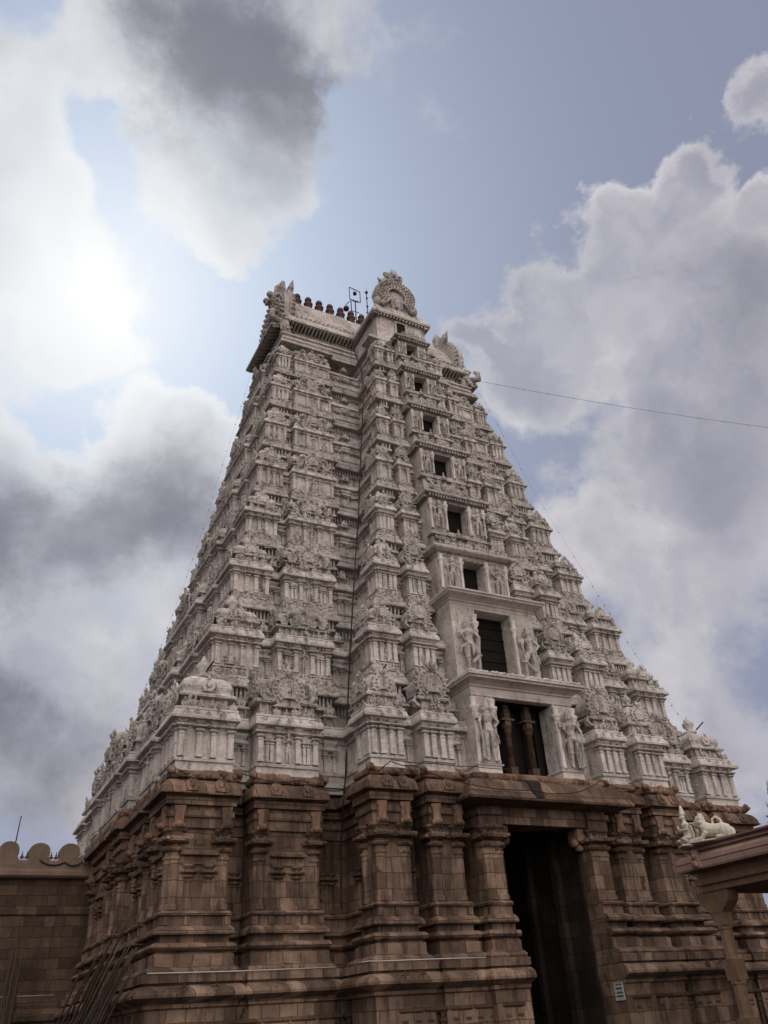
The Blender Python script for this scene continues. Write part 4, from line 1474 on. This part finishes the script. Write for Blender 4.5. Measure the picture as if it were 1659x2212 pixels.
def big_gable(Rr, seed, th=.28, cr=1.0, fl=1.0, ni=.62):
    g = MB()
    rg = random.Random(seed)
    n = 26
    a0 = -math.pi * .27
    pts = []
    for i in range(n + 1):
        a = a0 + (math.pi - 2 * a0) * i / n
        rr = Rr * (1.0 + .03 * math.sin(3 * a))
        pts.append((rr * math.cos(a), rr * math.sin(a)))
    pts += [(-Rr * .98, -Rr * .95), (Rr * .98, -Rr * .95)]
    # ring, built as wedge blocks so that the centre is a recessed niche
    g.prism_y(pts, -.05 * Rr, th * Rr)
    inn = []
    for i in range(n + 1):
        a = a0 + (math.pi - 2 * a0) * i / n
        inn.append((Rr * ni * math.cos(a), Rr * ni * math.sin(a)))
    for i in range(n):
        x0, z0 = pts[i]
        x1, z1 = pts[i + 1]
        u0, w0 = inn[i]
        u1, w1 = inn[i + 1]
        g.quadloops([[(x0 * .97, y, z0 * .97), (x1 * .97, y, z1 * .97), (u1, y, w1), (u0, y, w0)] for y in (-.2 * Rr, -.04 * Rr)])
    for rr, m, s in ((.9, 31, .05), (.76, 25, .06), (.66, 19, .045), (.54, 15, .045)):
        for i in range(m):
            a = a0 + (math.pi - 2 * a0) * i / (m - 1)
            g.ell((Rr * rr * math.cos(a), -.22 * Rr, Rr * rr * math.sin(a)), (Rr * s, Rr * .06, Rr * s), 5, 3)
    for i in range(34):
        a = a0 + (math.pi - 2 * a0) * i / 33
        ca, sa = math.cos(a), math.sin(a)
        g.tube([(Rr * .97 * ca, .05 * Rr, Rr * .97 * sa), (Rr * (1 + .05 * fl) * ca, .04 * Rr, Rr * (1 + .05 * fl) * sa + .02), (Rr * (1 + .13 * fl) * ca, .02 * Rr, Rr * (1 + .13 * fl) * sa + .07 * fl * Rr)],
               [Rr * .08, Rr * .06, Rr * .02], 4, False)
    # inner niche with pilaster and scroll
    g.box(-.08 * Rr, .08 * Rr, -.16 * Rr, 0, -.7 * Rr, -.05 * Rr)
    g.box(-.3 * Rr, -.24 * Rr, -.14 * Rr, 0, -.7 * Rr, -.1 * Rr)
    g.box(.24 * Rr, .3 * Rr, -.14 * Rr, 0, -.7 * Rr, -.1 * Rr)
    for s in (-1, 1):
        g.ell((s * .75 * Rr, -.2 * Rr, -.75 * Rr), (.16 * Rr, .12 * Rr, .14 * Rr), 7, 5)
    # crowning monster mask with horns and leaf
    if cr > 1:
        for sx in (-1, 1):
            g.ell((sx * .42 * Rr, .05 * Rr, .92 * Rr), (.34 * Rr, .2 * Rr, .2 * Rr), 9, 6)
            g.ell((sx * .92 * Rr, .0, -.55 * Rr), (.2 * Rr, .2 * Rr, .3 * Rr), 9, 6)
            g.tube([(sx * .15 * Rr, 0, 1.2 * Rr), (sx * .35 * Rr, 0, 1.42 * Rr), (sx * .5 * Rr, 0, 1.5 * Rr)], [.16 * Rr, .15 * Rr, .05 * Rr], 6, False)
    g.ell((0, -.1 * Rr, 1.02 * Rr), (.3 * Rr, .24 * Rr, .22 * Rr * cr), 9, 6)
    for s in (-1, 1):
        g.ell((s * .14 * Rr, -.32 * Rr, 1.08 * Rr), .1 * Rr, 7, 5)
        g.tube([(s * .2 * Rr, -.05 * Rr, 1.15 * Rr), (s * .36 * Rr, -.05 * Rr, 1.24 * Rr), (s * .42 * Rr, -.05 * Rr, 1.42 * Rr)], [.13 * Rr, .12 * Rr, .05 * Rr], 5, False)
        g.tube([(s * .5 * Rr, .1 * Rr, .95 * Rr), (s * .66 * Rr, .1 * Rr, 1.02 * Rr), (s * .78 * Rr, .1 * Rr, 1.18 * Rr)], [.12 * Rr, .08 * Rr, .01 * Rr], 5, False)
    g.tube([(0, 0, 1.2 * Rr), (0, -.02 * Rr, 1.42 * Rr), (0, -.02 * Rr, 1.55 * Rr), (0, 0, 1.78 * Rr * (.82 + .18 * cr))], [.1 * Rr * cr, .13 * Rr * cr, .14 * Rr * cr, .01 * Rr], 6, False)
    for s in (-1, 0, 1):
        g.ell((s * .1 * Rr, -.34 * Rr, .9 * Rr), (.04 * Rr, .06 * Rr, .06 * Rr), 5, 3)
    return g


big_gable(1.5, 1, .34, 1.6, .3, .42).rough(.03, 2.5).build('front_gable', M_STR, TW, (-.15, 4.95, 44.55), 0, (1.0, 1.1, 1.02))
eg = big_gable(2.6, 2, .1, 1.0, .45, .55).rough(.04, 2).mesh('end_gable', M_STR)
for s in (1, -1):
    o = obj('end_gable', eg, TW, (-6.65 * s, YC, 44.05), -math.pi / 2 * s)
# end eaves: curved slab sloping outward below each end gable, with ribs
for s in (1, -1):
    ee = MB()
    ee.quadloops([[(s * x, y0, z), (s * x, y1, z), (s * x, y1, z + t), (s * x, y0, z + t)][::s] for x, y0, y1, z, t in
                  ((6.3, gy0 + .2, gy1 - .2, 42.3, .9), (7.1, gy0 - .1, gy1 + .1, 42.1, .6), (7.7, gy0 - .2, gy1 + .2, 41.75, .32), (8.15, gy0 - .1, gy1 + .1, 41.65, .2))])
    for i in range(14):
        y = gy0 + (gy1 - gy0) * i / 13
        ee.quadloops([[(s * x, y - .07, z), (s * x, y + .07, z), (s * x, y + .07, z + .15), (s * x, y - .07, z + .15)][::s] for x, z in ((6.6, 41.95), (7.4, 41.75), (7.95, 41.56))])
    ee.tube([(s * 7.6, gy0 - .2, 42.0), (s * 8.15, gy0 - .3, 42.25), (s * 8.1, gy0 - .35, 42.75), (s * 7.8, gy0 - .3, 42.85)], [.22, .24, .2, .1], 7)
    ee.rough(.03, 2).build('end_eave', M_STR, TW)
# crouching lions on the corners
li = MB()
li.tube([(0, .25, .1), (0, .1, .5), (0, -.05, .95), (0, -.15, 1.25)], [.34, .33, .27, .2], 9)
li.ell((0, -.2, 1.35), (.26, .27, .25), 9, 6)
li.ell((0, -.42, 1.28), (.15, .16, .12), 7, 5)
for s in (-1, 1):
    li.tube([(s * .18, -.1, .8), (s * .22, -.35, .45), (s * .2, -.42, .05)], [.12, .1, .1], 6)
    li.ell((s * .18, -.15, 1.58), (.06, .05, .1), 5, 4)
    li.ell((s * .25, .15, .2), (.16, .3, .24), 7, 5)
lim = solidify(li, .045, 1).mesh('lion_figure', M_STR)
for s in (1, -1):
    obj('lion_figure', lim, TW, (-7.1 * s, 7.9, 41.15), -.5 * s, (1.0, 1.0, 1.05))
    obj('lion_figure', lim, TW, (-7.1 * s, gy1 + .1, 41.15), math.pi + .5 * s)

# thirteen maroon pot finials on the ridge
fm = MB()
fm.lathe(0, 0, [(.30, -.15), (.32, 0), (.22, .08), (.17, .16), (.32, .28), (.36, .42), (.27, .54), (.14, .6), (.13, .66), (.24, .72), (.27, .85), (.22, 1.0), (.1, 1.13), (.02, 1.24)], 12)
fmm = fm.mesh('pot_finial', M_FIN)
for i in range(13):
    obj('pot_finial', fmm, TW, (-5.25 + .875 * i, YC, 47.0))

# ------------------------------------------------------------------ ground
g = MB()
g.v = [(-900, -900, 0), (900, -900, 0), (900, 900, 0), (-900, 900, 0)]
g.f = [(0, 1, 2, 3)]
g.sm = [False]
tag(g.build('ground', M_GRD), 'pale stone paving of the temple court around the tower', kind='structure')

# ------------------------------------------------------------------ boundary wall with rounded merlons
WY = 13.0
bw = thing('boundary_wall', 'dark stone boundary wall with ochre parapet and rounded merlons running left from the tower', 'wall', (-15, WY, 0))
w = MB()
w.quadloops([[(-45, -o, z), (.6, -o, z), (.6, 1.6, z), (-45, 1.6, z)] for z, o in ((0, .12), (2.6, .12), (2.7, .3), (2.9, .36), (3.15, .22), (3.3, .26), (3.55, .22), (3.6, 0), (6.75, 0), (6.8, .07), (7.0, .07), (7.05, 0), (8.24, 0))])
w.rough(.04, .9).build('wall_body', M_WALL, bw)
w = MB()
w.quadloops([[(-45, -o, z), (.5, -o, z), (.5, 1.2, z), (-45, 1.2, z)] for z, o in ((8.24, .0), (8.26, .30), (8.34, .40), (8.5, .38), (8.62, .3), (8.98, .28))])
w.rough(.03, 1.1).build('parapet', M_PLA, bw)
mm = MB()
pts = []
for i in range(15):
    a = math.pi * i / 14
    pts.append((.45 * math.cos(a), .72 + .58 * math.sin(a)))
pts += [(-.45, .5), (-.41, .3), (-.47, .12), (-.49, 0), (.49, 0), (.47, .12), (.41, .3), (.45, .5)]
mm.prism_y(pts, -.26, .26)
mmm = mm.rough(.015, 2).mesh('merlon', M_PLA)
for i in range(22):
    obj('merlon', mmm, bw, (-.72 - 1.31 * i, 0.02, 8.96), 0, (1 + .03 * math.sin(i * 2.3), 1, .62 + .02 * math.sin(i * 3.7)))

# pale conduit strip along the wall ledge and round the tower plinth
pm = MB()
pm.tube([(-40, WY - .40, 3.66), (-30, WY - .39, 3.61), (-20, WY - .4, 3.64), (-15.6, WY - .4, 3.62)], .018, 6)
tag(pm.build('conduit_pipe', M_PIPE), 'thin white conduit pipe fixed along the boundary wall at the far left', 'pipe')
pm = MB()
y0, yp_ = BB['y0'] - .79, BB['yp'] - .79
pm.tube([(-14.8, y0, 3.46), (-12, y0 - .02, 3.44), (-8.4, y0, 3.46)], .017, 6)
tag(pm.build('conduit_pipe', M_PIPE), 'white conduit pipe lying on the tower plinth below the two left bays', 'pipe')
pm = MB()
pm.tube([(-8.26, yp_ + .9, 3.47), (-8.2, yp_ + .05, 3.46), (-7.9, yp_, 3.45), (-5, yp_ - .01, 3.46), (-3.75, yp_, 3.45)], .017, 6)
tag(pm.build('conduit_pipe', M_PIPE), 'white conduit pipe bending round the plinth just left of the dark gateway', 'pipe')

# rod on the leftmost merlon
rm = MB()
rm.tube([(0, 0, 0), (.06, 0, 1.3)], [.03, .02], 5)
rm.ell((.06, 0, 1.25), .035, 5, 3)
o = rm.build('iron_rod', M_IRON, None, (-18.1, WY + .2, 9.7))
tag(o, 'thin iron rod standing on the leftmost visible merlon', 'rod')

# ------------------------------------------------------------------ far shrine roof seen between the merlons
ds = thing('distant_shrine', 'far blue grey shrine roof with a row of dark finials seen between the merlons', 'shrine', (-15, 60, 0))
d = MB()
d.box(0, 9, 0, 2.4, 0, 14.5)
d.build('shrine_wall', M_STC, ds)
d = MB()
d.rect(0, 9, 0, 2.4, [(.6, 14.4), (.7, 14.6), (.5, 15.2), (.3, 16.4), (.1, 16.9), (-.1, 17.25)])
d.build('shrine_roof', M_BLUE, ds)
d = MB()
d.lathe(0, 0, [(.25, 0), (.16, .12), (.34, .32), (.34, .45), (.12, .6), (.2, .72), (.06, .86), (.1, .98), (.01, 1.35)], 9)
dmf = d.mesh('shrine_finial', M_FIN)
for i in range(11):
    obj('shrine_finial', dmf, ds, (1.4 + i * .44, .3, 17.2), 0, .6)

# ------------------------------------------------------------------ leaning bamboo poles
rp = random.Random(11)
lab = ['thick', 'thin', 'knotty', 'crooked', 'short', 'long']


def pole(b0, t0, r, name='bamboo_pole', mat=M_POLE):
    mb = MB()
    b0, t0 = Vector(b0), Vector(t0)
    n = 9
    L = (t0 - b0).length
    side = Vector((rp.uniform(-1, 1), rp.uniform(-1, 1), 0)) * L * .012
    pts, rs = [], []
    for i in range(n + 1):
        t = i / n
        p = b0.lerp(t0, t) + side * math.sin(math.pi * t) - b0
        pts.append(p)
        rs.append(r * (1 - .45 * t))
        if 0 < i < n:
            pts.append(p + (t0 - b0) * .006)
            rs.append(r * (1 - .45 * t) * 1.25)
            pts.append(p + (t0 - b0) * .012)
            rs.append(r * (1 - .45 * t))
    mb.tube(pts, rs, 6)
    return mb.build(name, mat, None, b0)


NP = 40
for i in range(NP):
    t = i / (NP - 1)
    ty = 6.8 - 7.6 * t + rp.uniform(-.4, .4)
    tz = rp.uniform(3.4, 4.5)
    tx = -15.22
    if ty > BB['sA'][0]:
        tx = -15.6
    bx = -16.2 - rp.uniform(.0, .5)
    by = ty + rp.uniform(2.2, 4.2)
    if i in (27, 21):
        tz, tx, ty = 5.4, -14.98, ty
        by = ty + 4.5
    gm = M_POLEG if i == 22 else M_POLE
    o = pole((bx, by, 0), (tx, ty, tz), rp.uniform(.035, .06), 'bamboo_pole', gm)
    if i == 22:
        tag(o, 'greenish bamboo pole leaning among the brown ones against the tower flank', 'pole')
    elif i == 27:
        tag(o, 'tallest bamboo pole of the leaning stack, reaching highest on the tower flank', 'pole')
    else:
        tag(o, 'weathered brown bamboo pole in the stack leaning against the tower flank', 'pole', 'bamboo poles leaning against the tower flank')
for i in range(9):
    x = -17.62 + i * .05 + rp.uniform(-.06, .06)
    o = pole((x - .25, WY - 1.3 - rp.uniform(0, .5), 0), (x + rp.uniform(0, .12), WY - .47, rp.uniform(4.0, 5.6) if i else 6.0), rp.uniform(.04, .07), 'bamboo_pole')
    tag(o, 'dark bamboo pole in the narrow bundle leaning on the boundary wall at far left', 'pole', 'poles leaning on the boundary wall')

# ------------------------------------------------------------------ pillared hall at the right
KX, KY = 2.0, -6.8
hall = thing('pillared_hall', 'low stone pillared hall with a pink painted eave in front of the tower at right', 'hall', (KX, KY, 0))
h = MB()
h.rect(.35, 9.6, -12.6, -.55, [(-.1, 4.9), (-.1, 5.1), (.0, 5.12), (.0, 5.3), (-.08, 5.32), (-.08, 5.5), (.06, 5.54), (.06, 5.62)])
h.rough(.012, 2).build('beam', M_PIL, hall)
h = MB()
h.rect(.3, 9.7, -12.7, -.5, [(.1, 5.6), (.3, 5.56), (.33, 5.62), (.33, 5.74), (.30, 5.76), (.30, 5.80), (.33, 5.82), (.30, 5.95), (.16, 6.06), (.02, 6.08)])
h.rough(.008, 2).build('eave', M_PNK, hall)
h = MB()
h.rect(.3, 9.7, -12.7, -.5, [(-.06, 6.08), (-.06, 6.16), (.06, 6.18), (.06, 6.22), (-.02, 6.24), (-.02, 6.3), (.14, 6.32), (.16, 6.38), (-.1, 6.40)])
h.rough(.01, 2).build('parapet', M_PNK, hall)
h = MB()
h.quadloops([[(.16 - .02, -1.15 + a, z), (.16 - .02, -1.15 - a, z), (.30, -1.15 - a, z), (.30, -1.15 + a, z)] for a, z in ((.26, 5.6), (.2, 5.75), (.13, 5.9), (.09, 6.02), (.11, 6.08), (.04, 6.18))], flip=True)
h.v = [(x - .2, y, z) for x, y, z in h.v]
h.ell((-.08, -1.15, 5.98), (.07, .1, .09), 7, 5)
h.ell((-.08, -1.15, 5.72), (.06, .14, .12), 7, 5)
h.rough(.02, 6).build('eave_ornament', M_PNK, hall)
pp = MB()
pp.box(-.24, .24, -.24, .24, 0, 1.2)
pp.lathe(0, 0, [(.24, 1.2), (.22, 1.3), (.22, 2.1), (.25, 2.15), (.25, 2.25)], 8, False)
pp.box(-.23, .23, -.23, .23, 2.25, 2.85)
pp.lathe(0, 0, [(.25, 2.85), (.21, 2.92), (.21, 3.7), (.24, 3.75), (.24, 3.85)], 8, False)
pp.box(-.235, .235, -.235, .235, 3.85, 4.25)
pp.quadloops([[(-.25, -a, z), (.25, -a, z), (.25, a, z), (-.25, a, z)] for a, z in ((.26, 4.25), (.45, 4.4), (.62, 4.55), (.7, 4.75), (.7, 4.92))])
ppm = pp.rough(.015, 2.5).mesh('pillar', M_PIL)
for x in (.75, 4.9, 9.2):
    for y in (-1.0, -5.0, -9.0, -12.0):
        obj('pillar', ppm, hall, (x, y, 0))
h = MB()
h.box(.4, 9.5, -12.5, -.6, 5.1, 5.2)
h.build('ceiling', M_PIL, hall)

# statues on the hall roof
st = MB()
# kneeling winged worshipper facing the gate (towards -y side local)
st.tube([(0, 0, .28), (0, 0, .42), (0, 0, .56), (0, -.01, .70), (0, -.02, .76), (0, -.03, .84)], [.15, .13, .115, .155, .08, .055], 11)
st.ell((0, -.05, .93), (.085, .095, .11), 11, 8)
st.ell((0, -.15, .92), (.018, .03, .022), 6, 4)
for s in (-1, 1):
    st.ell((s * .088, -.03, .92), (.02, .03, .05), 6, 4)
    st.tube([(s * .17, 0, .69), (s * .21, -.06, .5), (s * .05, -.24, .52)], [.055, .045, .03], 8)
    st.ell((s * .018, -.27, .58), (.018, .03, .07), 6, 5)
    for q in range(4):
        st.tube([(s * .02, -.25 - q * .012, .62), (s * .014, -.262 - q * .014, .685 - q * .008)], [.010, .007], 5)
    st.tube([(s * .03, -.235, .57), (s * .035, -.222, .625)], [.011, .008], 5)
    st.tube([(s * .08, .02, .26), (s * .17, -.28, .22), (s * .15, .02, .06), (s * .14, .2, .05)], [.115, .085, .065, .04], 9)
    st.tube([(s * .12, .12, .72), (s * .2, .22, .66), (s * .24, .26, .40), (s * .2, .24, .16)], [.03, .06, .06, .02], 6)
st.lathe(0, -.03, [(.1, 1.0), (.105, 1.05), (.08, 1.12), (.065, 1.2), (.07, 1.23), (.035, 1.28), (.01, 1.34)], 11)
st.box(-.24, .24, -.34, .3, 0, .06)
stm = solidify(st, .013, 1)
o = stm.build('kneeling_statue', M_CREAM, None, (KX + .32, KY - .75, 6.38), R(-117), 1.06)
tag(o, 'cream kneeling statue in a tall crown with joined hands at the pink roof corner', 'statue')
ln = MB()
# lion lying behind the statue along the roof edge (head towards +y here)
ln.tube([(0, -.55, .22), (0, -.35, .25), (0, 0, .27), (0, .25, .33), (0, .38, .42)], [.17, .22, .2, .23, .2], 11)
ln.ell((0, .42, .55), (.22, .2, .24), 11, 8)
ln.ell((0, .58, .52), (.13, .13, .12), 9, 6)
ln.ell((0, .69, .55), (.05, .04, .04), 6, 4)
for s in (-1, 1):
    ln.tube([(s * .16, .25, .25), (s * .2, .45, .07), (s * .19, .78, .05)], [.1, .07, .06], 8)
    ln.ell((s * .19, .82, .05), (.07, .09, .05), 7, 5)
    ln.ell((s * .18, -.45, .18), (.12, .24, .2), 9, 6)
    ln.tube([(s * .2, -.4, .07), (s * .24, -.1, .05)], [.07, .06], 7)
    ln.ell((s * .13, .38, .78), (.045, .035, .055), 6, 4)
    ln.ell((s * .12, .5, .62), (.06, .07, .07), 6, 4)
for i in range(12):
    a = math.pi * 2 * i / 12
    ln.ell((.2 * math.cos(a), .36, .53 + .23 * math.sin(a)), (.07, .1, .07), 6, 4)
ln.tube([(0, -.35, .38), (0, -.3, .55), (0, -.16, .66), (0, -.02, .6), (0, -.02, .46), (0, -.1, .38)], [.045] * 6, 7)
ln.box(-.25, .25, -.7, .9, -.02, .03)
lnm = solidify(ln, .016, 1)
o = lnm.build('lion_statue', M_CREAM, None, (KX + .34, KY - 1.95, 6.38), R(28), (1.12, .95, 1.12))
tag(o, 'cream lying lion statue with curled mane and raised tail behind the kneeling figure', 'statue')
o = stm.build('kneeling_statue', M_CREAM, None, (KX + .3, KY - 4.72, 6.38), R(200), 1.0)
tag(o, 'cream statue on the pink hall roof cut off by the right edge of the view', 'statue')

# ------------------------------------------------------------------ painted notice
nb = thing('notice_board', 'small white notice with black writing on the wall right of the gateway', 'notice', (2.05, yb - .45, 0))
q = MB()
xw = 2.11
q.box(-.03, 0, -.08, .42, 1.95, 2.52)
q.build('board', M_PAPER, nb)
q = MB()
rq = random.Random(5)
for row, (z, n_, hgt) in enumerate(((2.43, 4, .05), (2.30, 5, .06), (2.17, 3, .05), (2.06, 6, .045))):
    for i in range(n_):
        yy = .37 - (i + .8) * .4 / (n_ + .6)
        w_ = .3 / n_
        q.tube([(-.034, yy, z), (-.034, yy - w_ * .1, z + hgt), (-.034, yy - w_ * .8, z + hgt), (-.034, yy - w_ * .8, z)], .009, 4)
        q.tube([(-.034, yy + .005, z + hgt * rq.random()), (-.034, yy - w_, z + hgt * rq.random())], .008, 4)
q.build('lettering', M_INK, nb)

# ------------------------------------------------------------------ aerials and lamps on the ridge
am = MB()
am.tube([(0, 0, 0), (0, 0, 3.9)], [.05, .03], 6)
am.tube([(0, 0, 3.9), (0, 0, 4.5)], [.02, .01], 5)
for z in (1.2, 2.4, 3.3):
    am.ell((0, 0, z), (.1, .1, .08), 6, 4)
am.ell((0, 0, 3.95), .13, 8, 6)
for z in (.9, 1.7):
    am.tube([(-.15, 0, z), (.15, 0, z)], .03, 5)
tag(am.build('lightning_rod', M_IRON, None, (.62, YC, 46.9)), 'tall thin lightning rod with small balls on the ridge nearest the front gable', 'rod')
am = MB()
am.tube([(0, 0, 0), (0, 0, 2.6)], .045, 6)
am.tube([(-.3, 0, 1.4), (.3, 0, 1.4)], .03, 5)
am.tube([(-.25, 0, 2.5), (.25, 0, 2.5)], .03, 5)
for a, b_ in (((-.45, 2.6), (.45, 2.6)), ((.45, 2.6), (.45, 3.75)), ((.45, 3.75), (-.45, 3.9)), ((-.45, 3.9), (-.45, 2.6))):
    am.tube([(a[0], 0, a[1]), (b_[0], 0, b_[1])], .035, 5)
am.tube([(-.1, 0, 3.85), (0, 0, 3.5)], .02, 4)
am.ell((0, 0, 3.38), .17, 8, 6)
tag(am.build('lamp_mast', M_IRON, None, (-.42, YC, 46.9)), 'iron mast with a lamp hanging in a square frame on the roof ridge', 'lamp mast')
am = MB()
am.tube([(0, 0, 0), (0, 0, 2.5), (-.45, 0, 1.85)], .04, 6)
am.tube([(-.45, 0, 1.85), (-.45, 0, 1.6)], .02, 5)
am.ell((-.45, 0, 1.42), .24, 9, 6)
tag(am.build('lamp_mast', M_IRON, None, (-.78, YC, 46.9)), 'shorter iron post with a round lamp on a slanting arm left of the square frame', 'lamp mast')


# ------------------------------------------------------------------ cables and strings of small bulbs
def cable(name, pts, r, label, cat, sag=0.0, bulbs=0, n=14, mat=M_CAB):
    P = []
    for a, b_ in zip(pts[:-1], pts[1:]):
        a, b_ = Vector(a), Vector(b_)
        for i in range(n):
            t = i / n
            p = a.lerp(b_, t)
            p.z -= sag * 4 * t * (1 - t)
            P.append(p)
    P.append(Vector(pts[-1]))
    mb = MB()
    mb.tube(P, r, 5)
    if bulbs:
        for i in range(1, bulbs):
            p = P[int(len(P) * i / bulbs)]
            mb.ell((p.x, p.y, p.z - .03), (.028, .028, .05), 5, 4)
    return tag(mb.build(name, mat), label, cat)


cable('black_cable', [(-2.0, 5.0, 42.3), (-2.35, 7.3, 41.0), (-2.3, 6.5, 38.6), (-2.65, 5.7, 35.9), (-3.3, 4.9, 32.2), (-3.85, 4.4, 28.6), (-4.55, 3.5, 24.8), (-5.25, 2.8, 21.2),
                      (-6.1, 1.8, 17.0), (-6.75, 1.1, 13.2), (-7.15, .62, 10.35), (-7.85, -.58, 9.08), (-7.6, .3, 7.5), (-7.65, .3, 5.4)], .035,
      'long black cable hanging down the inner corner of the tower from roof to base', 'cable', n=6)
cable('black_cable', [(-11.9, -.75, 9.75), (-9.6, -.8, 9.65), (-8.0, -.85, 9.35)], .02, 'thin black cable sagging across the brown cornice of the second bay', 'cable', .16)
cable('black_cable', [(-8.0, -.85, 9.35), (-6.9, -2.85, 10.0), (-6.0, -2.9, 9.9), (-3.9, -3.4, 9.2), (-1.5, -3.95, 8.98), (.6, -3.9, 9.0), (2.6, -3.3, 9.75), (4.3, -2.9, 9.6), (5.8, -2.85, 9.2)], .02,
      'thin black cable looping along the cornice above the gateway', 'cable', .08)
cable('black_cable', [(-6.9, -2.85, 10.05), (-4.9, -2.8, 10.05), (-3.3, -3.0, 10.0), (-1.6, -3.1, 9.98)], .016, 'thin black cable lying along the foot of the white storey left of the opening', 'cable', .03)
cable('black_cable', [(-17.0, WY - .32, 9.0), (-15.9, WY - .34, 8.93), (-15.1, WY - .36, 8.98), (-14.95, 11.6, 8.8)], .035, 'black cable sagging along the parapet below the right merlons', 'cable', .18)
# wires with small bulbs along the edges of the tower
cable('string_light', [(7.14, 9.0, 46.4), (7.2, 7.4, 42.1), (7.45, 6.9, 40.0), (7.6, 6.1, 37.7), (8.1, 5.5, 34.7), (8.75, 4.8, 31.1)], .004, 'string of small bulbs falling from the right gable down the upper tower edge', 'string light', 0, 12, 8)
cable('string_light', [(8.75, 4.8, 31.1), (10.3, 2.9, 23.4), (10.8, 2.2, 20.8), (11.2, 1.2, 17.6), (11.8, .7, 15.7), (12.1, -.1, 13.8)], .004, 'string of small bulbs along the lower right edge of the tower', 'string light', .1, 18, 8)
cable('string_light', [(7.35, 7.3, 41.6), (28.0, -.6, 37.6), (48.0, -8.8, 33.8)], .011, 'string of small bulbs stretched across the sky to the right', 'string light', .25, 22, 12)
cable('string_light', [(-7.28, 11, 46.3), (-8.0, 13.4, 40.0), (-8.75, 14.0, 36.0), (-9.12, 15.0, 33.6), (-9.67, 16.0, 30.06), (-10.39, 16.5, 26.6), (-11.2, 17, 23.2), (-11.8, 17.5, 20.4), (-12.3, 18.0, 18.7)], .004,
      'string of small bulbs down the far left edge of the tower', 'string light', .05, 24, 8)
